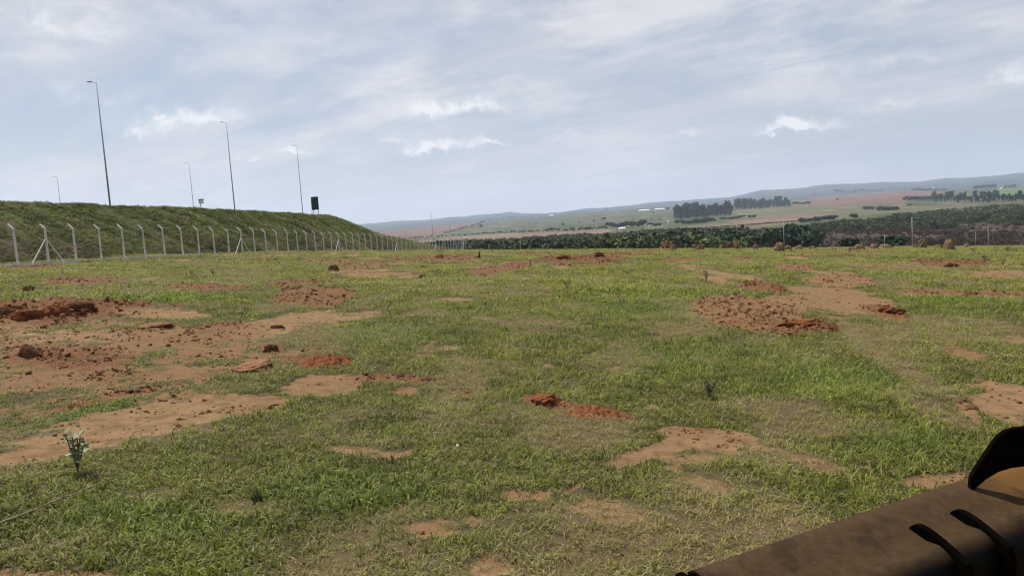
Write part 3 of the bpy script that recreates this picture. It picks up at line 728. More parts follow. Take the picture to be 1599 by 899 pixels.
def crown_data(kind, seed, nl=420):
    """unit tree (height 1, base at 0); leaf cards spread through several lobes"""
    r = random.Random(seed); lobes = []
    if kind == 'euc':
        for _ in range(12): lobes.append((r.uniform(-.10, .10), r.uniform(-.10, .10), r.uniform(.16, .92), r.uniform(.10, .16), 1.2))
    elif kind == 'round':
        for _ in range(9):
            a = r.random()*6.28; d = r.uniform(.05, .30); lobes.append((d*math.cos(a), d*math.sin(a), r.uniform(.48, .80), r.uniform(.17, .24), .85))
    elif kind == 'flat':
        for _ in range(9):
            a = r.random()*6.28; d = r.uniform(.1, .45); lobes.append((d*math.cos(a), d*math.sin(a), r.uniform(.62, .82), r.uniform(.16, .22), .6))
    else:
        for _ in range(8):
            a = r.random()*6.28; d = r.uniform(.05, .42); lobes.append((d*math.cos(a), d*math.sin(a), r.uniform(.2, .68), r.uniform(.24, .34), .85))
    V = []; Fc = []; B = []; ls = .055 if kind == 'euc' else .085
    for _ in range(nl):
        lx, ly, lz, lr, fl = r.choice(lobes)
        d = Vector((r.gauss(0, 1), r.gauss(0, 1), r.gauss(0, 1))).normalized(); q = lr*(.55+.5*r.random())
        c = Vector((lx+d.x*q, ly+d.y*q, max(.01, lz+d.z*q*fl))); bl = r.random()
        n = (d+Vector((r.gauss(0, .5), r.gauss(0, .5), r.gauss(0, .5)))).normalized(); u = n.orthogonal().normalized(); w = n.cross(u); s = ls*r.uniform(.6, 1.4)
        i = len(V)
        for k in range(5):
            t = k*1.2566+r.random()*.5; V.append(c+(u*math.cos(t)+w*math.sin(t)*.75)*s*r.uniform(.7, 1.1)); B.append(bl)
        Fc.append((i, i+1, i+2, i+3, i+4))
    tr = MB(); top = .55 if kind != 'bush' else .3
    tr.tube((0, 0, -.05), (0, 0, top), .022 if kind != 'bush' else .03, .012, 6)
    for lx, ly, lz, lr, fl in lobes[:5]: tr.tube((0, 0, top*.6), (lx, ly, lz), .012, .005, 4)
    return [tuple(v) for v in V], Fc, B, tr
PROT = {}
def protos(kind, seed, mat):
    k = (kind, seed, mat.name)
    if k not in PROT:
        V, Fc, B, tr = crown_data(kind, seed)
        c = mesh_obj('crown', V, Fc, mat, link=False); fattr(c, 'bl', B)
        t = mesh_obj('trunk', tr.v, tr.f, BARK, link=False)
        o = mesh_obj('tree', V+tr.v, Fc+[tuple(i+len(V) for i in f) for f in tr.f], [mat, BARK], link=False, smooth=False)
        fattr(o, 'bl', B+[.5]*len(tr.v))
        mi = [0]*len(Fc)+[1]*len(tr.f); o.data.polygons.foreach_set('material_index', mi)
        PROT[k] = (c.data, t.data, o.data)
    return PROT[k]
rt = random.Random(99); NTREE = 0
def tree(p, h, w=None, kind='round', mat=None, label='', group=None, name='tree', cat='tree', parts=False):
    """p base point, h height in m, w width factor"""
    global NTREE; NTREE += 1
    mat = mat or TG; cd, td, fd_ = protos(kind, rt.randrange(4), mat); w = w or 1
    if parts:
        o = empty(name, p, rt.random()*6.28)
        for nm, dd in (('crown', cd), ('trunk', td)):
            q = bpy.data.objects.new(nm, dd); COL.objects.link(q); q.parent = o
    else:
        o = bpy.data.objects.new(name, fd_); COL.objects.link(o); o.location = p; o.rotation_euler.z = rt.random()*6.28
    o.scale = (h*w, h*w, h)
    return tag(o, label, cat, group)
def tree_px(px, pb, hpx, wf=1, **kw):
    p = ground_at(px, pb); h = hpx*p.y/FPX; p.z -= .3; return tree(p, h, wf, **kw)
def row(pts, n, h0, h1, jit=1.0, wf=(1, 1.6), **kw):
    L = [0]
    for a, b in zip(pts[:-1], pts[1:]): L.append(L[-1]+math.dist(a, b))
    for k in range(n):
        s = (k+rt.uniform(.1, .9))/n*L[-1]; j = max(i for i in range(len(pts)-1) if L[i] <= s); t = (s-L[j])/(L[j+1]-L[j])
        px = pts[j][0]+(pts[j+1][0]-pts[j][0])*t; py = pts[j][1]+(pts[j+1][1]-pts[j][1])*t+rt.uniform(-jit, jit)*.5
        tree_px(px, py, rt.uniform(h0, h1), rt.uniform(*wf), **kw)
row([(640, 373.5), (700, 369.5), (760, 365.5), (850, 362)], 34, 2.6, 4.6, 1, (1.1, 2.0), kind='round', mat=TD, label='small dark tree in the lower hedgerow above the pale pink field', group='trees of the lower hedgerow')
row([(850, 362), (900, 361), (950, 357.5)], 18, 4, 7.0, 1, (1.2, 1.9), kind='round', mat=TD, label='dark tree in the denser right stretch of the lower hedgerow', group='dense hedgerow trees')
row([(694, 365), (715, 360), (738, 354), (757, 347.5)], 22, 2.4, 4.2, .6, (1.1, 1.8), kind='round', mat=TD, label='small dark tree in the hedge slanting down beside the red field', group='trees along the red field edge')
row([(757, 346.5), (800, 342), (850, 337), (900, 332.5)], 22, 1.6, 3.2, .6, (1.3, 2.2), kind='round', mat=TG, label='tiny tree on the skyline of the green pasture', group='skyline trees of the pasture')
row([(952, 357.5), (985, 356), (1004, 355.5)], 18, 7, 12, 1.2, (1.0, 1.5), kind='round', mat=TD, label='dark tree in the clump around the small farm buildings', group='farm clump trees')
tree_px(1004, 356, 14, 1.5, kind='round', mat=TD, label='tallest rounded dark tree in the farm clump', parts=True)
row([(1014, 354.5), (1031, 355)], 5, 6, 8, .6, (1.2, 1.6), kind='round', mat=TD, label='dark tree right of the farm clump beside the long white shed', group='trees beside the white shed')
row([(1056, 341), (1085, 340), (1115, 337), (1143, 334)], 46, 13, 24, 4, (.9, 1.3), kind='euc', mat=TE, label='tall blue-green eucalyptus in the large grove', group='eucalyptus of the large grove')
row([(1055, 348), (1075, 350), (1100, 347), (1116, 344.5)], 14, 5, 9, 1, (1.3, 1.9), kind='bush', mat=TD, label='dark bush at the foot of the large eucalyptus grove', group='bushes below the large grove', name='bush', cat='bush')
row([(1126, 343), (1142, 342), (1163, 339)], 8, 3.5, 5, 1, (1.3, 1.8), kind='bush', mat=TD, label='low bush in the short hedge right of the white farmhouse', group='bushes right of the farmhouse', name='bush', cat='bush')
row([(1168, 340), (1181, 339)], 4, 4, 5, .4, (1.1, 1.4), kind='bush', mat=TD, label='low dark bush in the isolated pair of clumps on the open field', group='isolated clump bushes', name='bush', cat='bush')
row([(1148, 326.5), (1190, 325), (1234, 321.5)], 40, 9, 17.5, 2.5, (1.0, 1.4), kind='euc', mat=TE, label='eucalyptus in the second grove behind the open field', group='eucalyptus of the second grove')
row([(1238, 321.5), (1266, 320)], 8, 4, 8, .8, (1.1, 1.6), kind='round', mat=TE, label='small tree trailing off the right end of the second grove', group='trees right of the second grove')
row([(1302, 303.5), (1350, 301.5), (1378, 300)], 18, 4.5, 8, .6, (1.1, 1.7), kind='round', mat=TE, label='tree on the upper edge of the large red field', group='trees above the red field')
row([(1412, 315), (1440, 314.5), (1458, 314)], 22, 7, 9.5, .8, (1.0, 1.3), kind='round', mat=TE, label='dark tree in the short grove at the red field corner', group='trees at the red field corner')
row([(1456, 314), (1500, 315), (1560, 314), (1640, 312)], 52, 7, 17, 3.5, (.9, 1.4), kind='euc', mat=TE, label='tall tree in the long grove below the bright green field', group='trees of the right grove')
row([(1424, 298.5), (1450, 299), (1478, 298)], 18, 3, 5, .6, (1.2, 1.7), kind='round', mat=TE, label='dark tree on the ridge beside the white tower', group='ridge trees by the tower')
row([(1520, 297), (1545, 295.5), (1556, 295)], 12, 5, 8, .6, (1.1, 1.5), kind='round', mat=TE, label='tree on the ridge left of the pale ridge house', group='ridge trees left of the house')
row([(1570, 294.5), (1586, 293)], 6, 4, 6, .4, (1.1, 1.5), kind='round', mat=TE, label='tree on the ridge right of the pale ridge house', group='ridge trees right of the house')
row([(1348, 327), (1364, 327)], 5, 5, 6.5, .6, (1.1, 1.5), kind='bush', mat=TD, label='dark bush in the small clump on the pale field, left of a larger clump', group='small clump on the pale field', name='bush', cat='bush')
row([(1370, 328.5), (1388, 328.5), (1402, 328)], 10, 6, 8.5, .6, (1.1, 1.5), kind='bush', mat=TD, label='dark bush in the larger clump on the pale field', group='large clump on the pale field', name='bush', cat='bush')
row([(1247, 347.5), (1275, 345), (1306, 341.5)], 13, 5, 9, 1, (1.2, 1.8), kind='bush', mat=TD, label='dark bush in the hedge where the scrub meets the pale field', group='hedge at the scrub edge', name='bush', cat='bush')
tree_px(1334, 340.5, 9.5, 1.7, kind='bush', mat=TD, label='single rounded dark bush at the top of the scrub', name='bush', cat='bush', parts=True)
tree_px(1420, 321, 3.5, 2, kind='bush', mat=TD, label='tiny lone bush below the red field corner grove', name='bush', cat='bush')
for px, pb, h, lb in ((943, 345, 7, 'lone dark cone shaped tree in the pasture above the farm'), (947, 330, 4.5, 'broad dark tree on the upper pasture ridge'), (879, 353, 5, 'single dark bush tree on the pasture left of the farm'),
                      (751, 357, 7, 'largest lone tree below the hedge on the green pasture'), (1020, 334, 3.5, 'round lone tree high on the pasture left of the large grove'), (1043, 329.5, 6, 'small tree just left of the large eucalyptus grove'),
                      (862, 341, 2.5, 'tiny tree high on the pasture at centre'), (837, 350, 3, 'tiny lone tree at mid pasture'), (928, 347, 4, 'small tree on the pasture just above the farm hedge'), (905, 348, 3, 'small twin shrub trees at mid pasture'),
                      (1308, 314, 5, 'single tree with dark reddish crown at the left of the red field'), (1272, 306.5, 4, 'small dark tree on the skyline left of the red field'), (1298, 306, 3, 'tiny dark tree on the red field skyline'),
                      (1017, 344, 3, 'small tree above the white shed on the pasture'), (1030, 343.5, 3, 'second small tree above the white shed, nearer the grove'), (989, 344, 2.6, 'tiny tree above the farm clump')):
    tree_px(px, pb, h, 1.3, kind='round', mat=(TR if 'reddish' in lb else TD), label=lb)

# nearer valley trees right behind the brow
def brow_tree(px, ptop, y, wf, label, group=None, mat=None, kind='round', name='tree', cat='tree', hmin=2.5):
    t = at_y(px, ptop, y); zb = H(t.x, y)-.4; h = max(hmin, t.z-zb); return tree(Vector((t.x, y, zb)), h, wf, kind, mat, label, group, name, cat, True)
ORD = ['leftmost', 'second', 'third', 'fourth', 'fifth', 'sixth', 'seventh', 'eighth', 'ninth', 'tenth', 'eleventh', 'twelfth', 'rightmost']
for k_, (px, pt) in enumerate(((1043, 357), (1052, 361), (1066, 354), (1080, 352), (1090, 358), (1104, 360), (1118, 361), (1132, 354), (1145, 356), (1158, 362), (1172, 358), (1186, 362), (1200, 356))):
    brow_tree(px, pt, rt.uniform(270, 340), rt.uniform(.9, 1.3), ORD[k_]+' from the left in the row of green trees left of the pale utility pole', 'trees behind the brow at centre right', rt.choice([TG, TG, TD, TB]), 'bush' if rt.random() < .5 else 'round')
for k_, (px, pt) in enumerate(((1212, 352), (1226, 350), (1238, 347), (1250, 350), (1262, 356), (1275, 358))):
    brow_tree(px, pt, rt.uniform(280, 360), rt.uniform(.9, 1.3), ORD[k_]+' from the left of six dark trees behind and right of the pale utility pole', 'trees behind the utility pole', TD, 'bush' if rt.random() < .5 else 'round')
brow_tree(1395, 361, 155, 1.5, 'large round dark bush at the field edge left of the tall mound', None, TD, 'bush', 'bush', 'bush')
brow_tree(1328, 368, 170, 1.3, 'smaller dark bush at the field edge above paired mounds', None, TD, 'bush', 'bush', 'bush')
brow_tree(1262, 362, 190, 1.5, 'low dark bush at the field edge beneath the hedge', None, TD, 'bush', 'bush', 'bush')
brow_tree(1040, 371, 200, .9, 'reddish brown dry shrub at the field edge, left of mounds', None, TR, 'bush', 'bush', 'bush', 1.5)
brow_tree(1139, 376, 175, 1.1, 'pale reddish shrub at the field edge among termite mounds', None, TR, 'bush', 'bush', 'bush', 1)

BUSHM = inst_tree_mat()
def scatter_scrub():
    pr = []
    for i in range(6):
        V, Fc, B, tr = crown_data('bush', 200+i, 150); o = mesh_obj('scrub_%d' % i, V, Fc, BUSHM, link=False); fattr(o, 'bl', B); pr.append(o)
    n = 50000; y = np.exp(rng.uniform(math.log(235), math.log(1250), n)); u = rng.uniform(-.75, .95, n); x = u*y
    # valley woodland boundary, in T (px below the horizon)
    z = Hrel(x, y); T = -z/y*1231
    ub = np.array([-.9, -.2, -.04, .06, .13, .2, .3, .36, .42, .5, .66, .95]); lim = np.array([31, 31, 34, 37, 38, 38, 43, 47, 43, 38, 36, 36])
    L = np.interp(u, ub, lim) + (fbm(x/60, y/60, 4, 71)-.5)*13 + 1
    k = (T > L) & (y > yc(u)+70); x, y, u, z, T, L = [a[k] for a in (x, y, u, z, T, L)]; n = len(x)
    br = (u > .30)*sstep(T + (fbm(x/30, y/60, 4, 72)-.5)*26, 58, 66)
    dens = fbm(x/40, y/70, 4, 73); k = rng.random(n) < np.where(u > .3, .35+.65*sstep(dens, .35, .6), 1); x, y, u, z, br, dens, T, L2 = [a[k] for a in (x, y, u, z, br, dens, T, L)]; n = len(x)
    h = rng.uniform(1.8, 4.2, n)*np.where(u < .3, 1.45, 1)*np.where(dens > .58, 1.5, 1)*np.where(br > .5, .42, 1)*np.exp(rng.normal(0, .22, n))
    h = np.clip(np.minimum(h, (T-(L2-4.0)+rng.exponential(1.3, n))*y/1231), .9, None)
    g = fbm(x/60, y/90, 4, 74)[:, None]
    c = np.array((.020, .032, .012))*(1-g)+np.array((.066, .080, .026))*g
    ol = sstep(fbm(x/70, y/50, 3, 77), .5, .7)[:, None]*(u > .3)[:, None]; c = c*(1-.5*ol)+np.array((.07, .075, .03))*.5*ol
    cb = np.array((.056, .037, .026)); c = c*(1-br[:, None])+cb*br[:, None]; c = c*rng.uniform(.55, 1.5, (n, 1))
    w = h*rng.uniform(.9, 1.5, n)
    stuff('valley_scrub', 'dark green and brown scrub woodland filling the valley beyond the field', 'woodland', pr, np.stack([x, y, z+CZ-.3], 1),
          np.stack([np.zeros(n), np.zeros(n), rng.uniform(0, 6.28, n)], 1), np.stack([w, w, h], 1), np.concatenate([c, np.ones((n, 1))], 1), rng.integers(0, 6, n))
    print('scrub', n)
scatter_scrub()
# boundary hedge line along the road below the pale field
row([(1000, 361.5), (1060, 358), (1130, 353.8), (1190, 349.5), (1245, 345.5)], 60, 1.6, 2.6, .3, (2.4, 3.6), kind='bush', mat=TD, label='low dark bush in the thin straight hedge below the pale field', group='thin hedge below the pale field', name='bush', cat='bush')
print('trees', NTREE)

# ------------------------------------------------------------------ farm buildings
ROOFW = simple_mat('pale sheet roof', (.78, .78, .77), .06, 1, .5); ROOFT = simple_mat('clay roof', (.30, .16, .11), .2, 2); WALLC = simple_mat('rendered wall', (.62, .58, .52), .1, 1); GLASS = simple_mat('window glass', (.03, .04, .05), .2, 1, .1, 0, .5)
def house(px, pb, wpx, hpx, label, roof=ROOFW, name='farmhouse', cat='house', wall=WALLC, rz=0.15, dr=.6):
    p = ground_at(px, pb); k = p.y/FPX; W = wpx*k; Hh = hpx*k; D = max(5, W*dr); root = empty(name, p, rz)
    hw = Hh*.55
    MB().box((0, 0, hw/2-.3), (W, D, hw+.6)).build('wall', wall, root)
    ov = .35; v = [(-W/2-ov, -D/2-ov, hw), (W/2+ov, -D/2-ov, hw), (W/2+ov, D/2+ov, hw), (-W/2-ov, D/2+ov, hw), (-W/2-ov, 0, Hh), (W/2+ov, 0, Hh)]
    MB().add(v, [(0, 1, 5, 4), (2, 3, 4, 5), (0, 4, 3), (1, 2, 5), (3, 2, 1, 0)]).build('roof', roof, root)
    n = max(2, int(W/5))
    for i in range(n):
        x = -W/2+(i+.5)*W/n
        if i == n//2: MB().box((x, -D/2-.02, hw*.36), (W/n*.3, .08, hw*.72)).build('door', BARK, root)
        else: MB().box((x, -D/2-.02, hw*.55), (W/n*.42, .06, hw*.36)).build('window', GLASS, root)
    return tag(root, label, cat)
house(1104, 335.5, 15, 5, 'white roofed farmhouse in front of the large eucalyptus grove')
house(1136, 334.5, 9, 3.5, 'small white roofed shed at the right end of the large grove', name='shed', cat='shed')
house(1093, 333.5, 6, 3, 'smaller pale house just left of the white farmhouse', roof=ROOFT)
house(1018, 353.5, 11, 3.5, 'long white roofed shed to the right of the farm clump', name='shed', cat='shed')
house(971, 358.5, 9, 3.5, 'pale low shed in front of the dark farm clump', name='shed', cat='shed')
house(931, 358, 6, 3.5, 'small pale house at the left end of the farm clump')
house(944, 357.5, 4, 3.5, 'tiny white hut beside the small pale house', name='hut', cat='hut')
house(1006, 329.5, 17, 2.2, 'long low pale shed high on the pasture, left one of two', name='shed', cat='shed', dr=.3)
house(1030, 327.8, 15, 2.2, 'long low pale shed high on the pasture, beside the grove', name='shed', cat='shed', dr=.3)
house(1567, 294.6, 9, 4, 'pale house among trees on the ridge at far right', roof=ROOFT)
house(860, 337.5, 8, 1.8, 'low white shed on the skyline of the pasture', name='shed', cat='shed', dr=.3)
# white water towers
def tower(px, pb, hpx, wpx, label):
    p = ground_at(px, pb); k = p.y/FPX; h = hpx*k; w = wpx*k; r = empty('water_tower', p)
    MB().tube((0, 0, -1), (0, 0, h*.66), w*.28, w*.28, 10).build('column', WHITE, r, True)
    MB().tube((0, 0, h*.6), (0, 0, h*.95), w*.5, w*.5, 12).build('tank', WHITE, r)
    MB().tube((0, 0, h*.95), (0, 0, h*1.02), w*.5, w*.1, 12).build('lid', WHITE, r)
    return tag(r, label, 'water tower')
tower(1458, 297.5, 5.5, 2.4, 'white tower on the ridge above the red field')
tower(1043.5, 349.5, 4.5, 3.2, 'small white round tank left of the large grove')
tower(931.5, 352, 3.5, 1.8, 'tiny white tank above the pale house at the farm')

# ------------------------------------------------------------------ termite mounds, soil slabs and heaps
MOUND = soil_mat('termite mound earth', False, (.17, .11, .065)); MOUNDR = soil_mat('red mound earth', False, (.18, .085, .05))
SLAB = soil_mat('dry soil slab', False, (.19, .095, .048)); HEAP = soil_mat('fresh red soil', False, (.15, .052, .022)); CLOD = soil_mat('dark red clod', False, (.092, .039, .020))
def mound(name, p, w, d, h, mat, seed, shape='dome', rough=.18, label='', cat='mound', group=None, top=.5, rz=0):
    nr, na = 22, 48; V = []; Fc = []; off = seed*3.7
    for i in range(nr+1):
        t = i/nr
        for k in range(na):
            a = k/na*6.28318
            if shape == 'dome': rr = max(0.0, math.cos(t*1.5707))**(.6+.35*((seed*7) % 5)/4); zz = math.sin(t*1.5708)
            elif shape == 'tower': rr = (1-t*.45)*(math.sqrt(max(0, 1-t**6))); zz = t
            else: rr = max(0.0, 1-t)**.35 if t > .5 else 1.0; zz = min(1, t*1.9)+.05*t
            n = float(fbm(math.cos(a)*1.6+off, math.sin(a)*1.6+t*2.2+off, 4, seed % 7, .6))-.5
            n2 = float(fbm(math.cos(a)*5+off, math.sin(a)*5+t*6, 3, 3, .6))-.5
            n3 = float(fbm(math.cos(a)*13+off, math.sin(a)*13+t*15, 3, 5, .7))-.5; s = 1+n*rough*4+n2*rough*2.2+n3*rough*1.1
            V.append((rr*s*w/2*math.cos(a), rr*s*d/2*math.sin(a), zz*h*(1+n*rough*2+n2*rough*1.4+n3*rough*1.3)-.12*h*(1 if i == 0 else 0)))
    for i in range(nr):
        for k in range(na): q = (k+1) % na; Fc.append((i*na+k, i*na+q, (i+1)*na+q, (i+1)*na+k))
    Fc.append(tuple(nr*na+k for k in range(na)))
    o = mesh_obj(name, V, Fc, mat); o.location = p; o.rotation_euler.z = rz; return tag(o, label, cat, group)
def mound_px(px, pb, wpx, hpx, y, shape, label, group, mat=MOUND, seed=1):
    a, b = ray(px, pb); x = a*y; z, _ = gz(x, y); z = float(z[0])
    top = at_y(px, pb-hpx, y).z; h = max(.2, (top-z)*.84); k = y/FPX*.92
    return mound('termite_mound', Vector((x, y, z-.05)), wpx*k, wpx*k, h, mat, seed, shape, .13 if shape == 'tower' else .22, label, 'termite mound', group)
GM = 'termite mounds along the field edge'
mound_px(1482.5, 389, 20, 18.5, 86, 'tower', 'tallest tan termite mound with a blunt top at the right', GM, seed=2)
mound_px(1441, 384, 13, 12, 108, 'dome', 'pointed termite mound left of the tallest one', GM, seed=3)
mound_px(1430, 385, 8, 6, 112, 'dome', 'small pale termite mound just left of the pointed one', GM, seed=4)
mound_px(1342, 389, 17, 9.5, 90, 'dome', 'rounded termite mound, right one of a touching pair', GM, seed=5)
mound_px(1327, 390, 17, 5.5, 88, 'dome', 'low termite mound, left one of a touching pair', GM, seed=6)
mound_px(1364.5, 385, 14, 6, 110, 'dome', 'low pale mound left of the large dark bush', GM, seed=7)
mound_px(1383, 386, 20, 6, 112, 'dome', 'wide low mound in front of the large dark bush', GM, seed=8)
mound_px(1509.5, 385, 13, 5.5, 112, 'dome', 'low termite mound to the right of the tallest one', GM, seed=9)
mound_px(1464.6, 386, 12, 5, 105, 'dome', 'low termite mound directly left of the tallest one', GM, seed=10)
mound_px(1248, 386.5, 14, 5, 118, 'dome', 'low tan mound right of the pale utility pole', GM, seed=11)
mound_px(1269, 386, 12, 3.5, 120, 'dome', 'flattest mound right of the pale utility pole', GM, seed=12)
mound_px(1216.6, 389, 17, 13, 100, 'dome', 'tall rounded tan mound at the foot of the pale utility pole', GM, seed=13)
mound_px(1231, 387.5, 13, 6, 112, 'dome', 'low mound touching the pale utility pole on its right', GM, seed=14)
mound_px(1180, 386.5, 9, 6, 118, 'dome', 'small greenish tan mound midway along the field edge', GM, seed=15)
mound_px(1150.5, 386, 10, 8, 120, 'dome', 'reddish mound beside the pale reddish shrub', GM, MOUNDR, seed=16)
mound_px(1093.3, 388.5, 12, 8.5, 118, 'dome', 'round pinkish red mound at centre right of the field edge', GM, MOUNDR, seed=17)
mound_px(1052, 387, 8, 6.5, 125, 'dome', 'small brown mound right of the reddish dry shrub', GM, seed=18)
mound_px(686, 404, 13, 9, 72, 'dome', 'small peaked red soil mound on the field near the fence end', GM, MOUNDR, seed=19)

def lump(px, py, wpx, hpx, mat, label, cat='clod', name='soil_clod', shape='dome', rough=.3, seed=1, dfac=.8, sink=.12, group=None):
    p = gpt(px, py); k = p.y/FPX; w = wpx*k; h = hpx*k
    return mound(name, p-Vector((0, 0, h*sink)), w, w*dfac, h*(1+sink), mat, seed, shape, rough, label, cat, group)
lump(392, 575, 56, 6, SLAB, 'flat topped pale slab of dried soil on grass', 'soil slab', 'soil_slab', 'slab', .2, 21, 1.6)
lump(848, 631, 34, 8, HEAP, 'tilted orange slab of soil beside a crumbled heap', 'soil slab', 'soil_slab', 'slab', .22, 22, 1.5)
lump(45, 560, 38, 20, CLOD, 'dark blocky clod at left among churned earth', rough=.16, seed=23, shape='tower')
lump(520, 423, 18, 8, CLOD, 'dark red brown clod on grass near the fence', seed=24)
lump(660, 434, 15, 5, CLOD, 'small black clod on grass at upper centre', seed=25)
lump(660, 418, 9, 3.5, CLOD, 'smallest dark clod above the black clod at centre', seed=26)
lump(45, 455, 20, 8, CLOD, 'dark clod at far left below the fence', seed=27)
lump(935, 403, 14, 6, CLOD, 'dark red clod at the right of the far soil streak', seed=28)
lump(880, 406, 22, 6, HEAP, 'low red heap at the left of the far soil streak', 'soil heap', 'soil_heap', seed=29)
lump(1515, 464, 26, 6, CLOD, 'dark flat clod on grass at far right', seed=30)
lump(1485, 417, 18, 6, CLOD, 'dark clod in the red streak below the tallest mound', seed=31)
lump(1390, 494, 40, 7, HEAP, 'broken reddish clods at the right end of the bare patch', seed=32, rough=.3)
lump(1245, 513, 50, 7, HEAP, 'low reddish clods at the front of the right bare patch', seed=33, rough=.3)
lump(240, 512, 46, 4, SLAB, 'thin raised slab edge in the churned earth at left', 'soil slab', 'soil_slab', 'slab', .25, 34, 1.3)
lump(425, 551, 22, 8, CLOD, 'dark clod right beside the pale soil slab', seed=35)
lump(40, 503, 50, 12, HEAP, 'reddish heap edge at far left of the churned earth', 'soil heap', 'soil_heap', seed=36)
lump(85, 498, 60, 16, HEAP, 'long reddish heap in the churned earth at left', 'soil heap', 'soil_heap', seed=37)
lump(120, 492, 60, 14, CLOD, 'dark heap behind the long reddish heap', 'soil heap', 'soil_heap', seed=38)
lump(20, 497, 40, 14, CLOD, 'blocky dark clods at the left frame edge', seed=39, rough=.3)
lump(432, 512, 18, 4, CLOD, 'thin dark clod on the pale track at left centre', seed=40)
# crumbled heaps: one mesh of many lumps
def heap(px, py, wpx, dpx, hpx, n, label, mat, seed):
    p = gpt(px, py); k = p.y/FPX; W = wpx*k; Hh = hpx*k; q = gpt(px, py-dpx); D = abs(q.y-p.y); r = random.Random(seed)
    V = []; Fc = []; nx, ny = 90, 60
    xs = np.linspace(-W*.62, W*.62, nx); ysn = np.linspace(-D*.62, D*.62, ny); XX, YY = np.meshgrid(xs, ysn)
    rr = np.sqrt((XX/(W*.5))**2+(YY/(D*.5))**2)+(fbm(XX/.15+seed, YY/.15, 3, 4)-.5)*.6
    wx, wy = XX+p.x, YY+p.y+D/2; zz, _ = gz(wx, wy)
    cell = fbm(XX/.05+seed, YY/.05, 3, 6, .6); c2 = fbm(XX/.11+seed, YY/.11, 3, 8, .6)
    hh = (1-sstep(rr, .3, 1.05))*Hh*(.45+.75*c2) + (1-sstep(rr, .7, 1.1))*(cell-.45)*.05*k*180 
    Zg = zz.reshape(wx.shape)+hh-.03
    o = mesh_obj('soil_heap', np.stack([wx-p.x, wy-p.y, Zg-p.z], -1).reshape(-1, 3), grid_faces(ny, nx), mat); o.location = p
    tag(o, label, 'soil heap')
    for i in range(n):
        pass
    return o
heap(500, 577, 92, 18, 15, 40, 'crumbly dark orange soil heap right of the pale slab', HEAP, 1)
heap(932, 657, 110, 22, 11, 40, 'crumbled red soil heap spilling over grass at centre', HEAP, 2)
heap(860, 632, 50, 10, 9, 20, 'small crumbled soil heap just behind the tilted slab', HEAP, 3)

# ------------------------------------------------------------------ weeds, tufts, sticks
PALE2 = simple_mat('pale soft leaf', (.22, .25, .135), .35, 30, .6); PALEG = simple_mat('pale sage leaf', (.17, .195, .095), .25, 20, .6); MIDG = simple_mat('weed leaf', (.060, .088, .032), .3, 15, .6); DKL = simple_mat('dark weed leaf', (.020, .028, .018), .3, 15, .7); STEMM = simple_mat('weed stem', (.10, .085, .045), .3, 15); DEAD = simple_mat('dead stalk', (.22, .17, .10), .3, 20); CHAR = simple_mat('charred wood', (.012, .010, .009), .3, 10)
def weed(px, pb, hpx, label, leafm=MIDG, nst=4, nleaf=7, leaf=.22, spread=.35, seed=1, name='weed', group=None, lw=.55):
    p = gpt(px, pb); h = hpx*p.y/FPX; r = random.Random(seed); root = empty(name, p); st = MB(); lf = MB()
    for s_ in range(nst):
        a = r.random()*6.28; sp = r.uniform(.2, 1)*spread*h; hh = h*r.uniform(.65, 1); pts = [Vector((0, 0, -.03))]
        for k in range(1, 6): t = k/5; pts.append(Vector((math.cos(a)*sp*t**1.4, math.sin(a)*sp*t**1.4, hh*t)))
        for q0, q1 in zip(pts[:-1], pts[1:]): st.tube(q0, q1, h*.014, h*.011, 5)
        for k in range(nleaf):
            t = .38+.62*(k+1)/nleaf if k < nleaf-1 else 1; i = min(4, int(t*5)); c = pts[i].lerp(pts[i+1], t*5-i) if i < 5 else pts[5]
            la = a+k*2.4+r.uniform(-1, 1); up = r.uniform(-.2, .4)+1.1*t**2; L = h*leaf*r.uniform(.7, 1.2); d = Vector((math.cos(la), math.sin(la), up)).normalized()
            sd = Vector((-math.sin(la), math.cos(la), r.uniform(-.3, .3))).normalized(); w = L*lw*.5; dn = Vector((0, 0, -L*.18)); upv = d.cross(sd)*L*.06
            v = [c, c+d*L*.35-sd*w*.85, c+d*L*.7-sd*w*.8+dn*.4, c+d*L+dn, c+d*L*.7+sd*w*.8+dn*.4, c+d*L*.35+sd*w*.85, c+d*L*.5-upv+dn*.1]
            lf.add(v, [(0, 1, 6), (1, 2, 6), (2, 3, 6), (3, 4, 6), (4, 5, 6), (5, 0, 6)])
    st.build('stem', STEMM, root, True); lf.build('leaves', leafm, root, False)
    return tag(root, label, 'weed', group)
weed(122, 738, 74, 'pale green broad leaved weed on two stems at lower left', PALE2, 6, 8, .20, .34, 3, lw=.9)
weed(1108, 622, 28, 'dark leafy weed on the grass at right centre', DKL, 6, 6, .3, .5, 4)
weed(378, 498, 17, 'small pale weed on the left grass above the track', PALEG, 3, 5, .35, .3, 5)
weed(609, 494, 16, 'small pale weed on the grass left of centre', PALEG, 4, 5, .35, .4, 6)
weed(1103, 441, 20, 'upright grey green weed left of the right bare patch', MIDG, 5, 6, .25, .35, 7)
weed(1178, 444, 12, 'dark weed just behind the right bare patch', DKL, 5, 5, .3, .6, 8)
weed(985, 431, 12, 'spreading weed in the field at upper centre right', MIDG, 7, 6, .3, 1.1, 9)
weed(886, 451, 12, 'low weed on the grass near the picture centre', MIDG, 6, 5, .35, .8, 10)
weed(682, 432, 13, 'spreading weed beside the black clod', MIDG, 6, 5, .3, .9, 11)
weed(829, 418, 14, 'tawny weed at the right end of the far orange soil strip', DEAD, 4, 5, .3, .3, 12)
weed(1538, 412, 12, 'dark upright weed at far right below the field edge', DKL, 4, 5, .35, .5, 13)
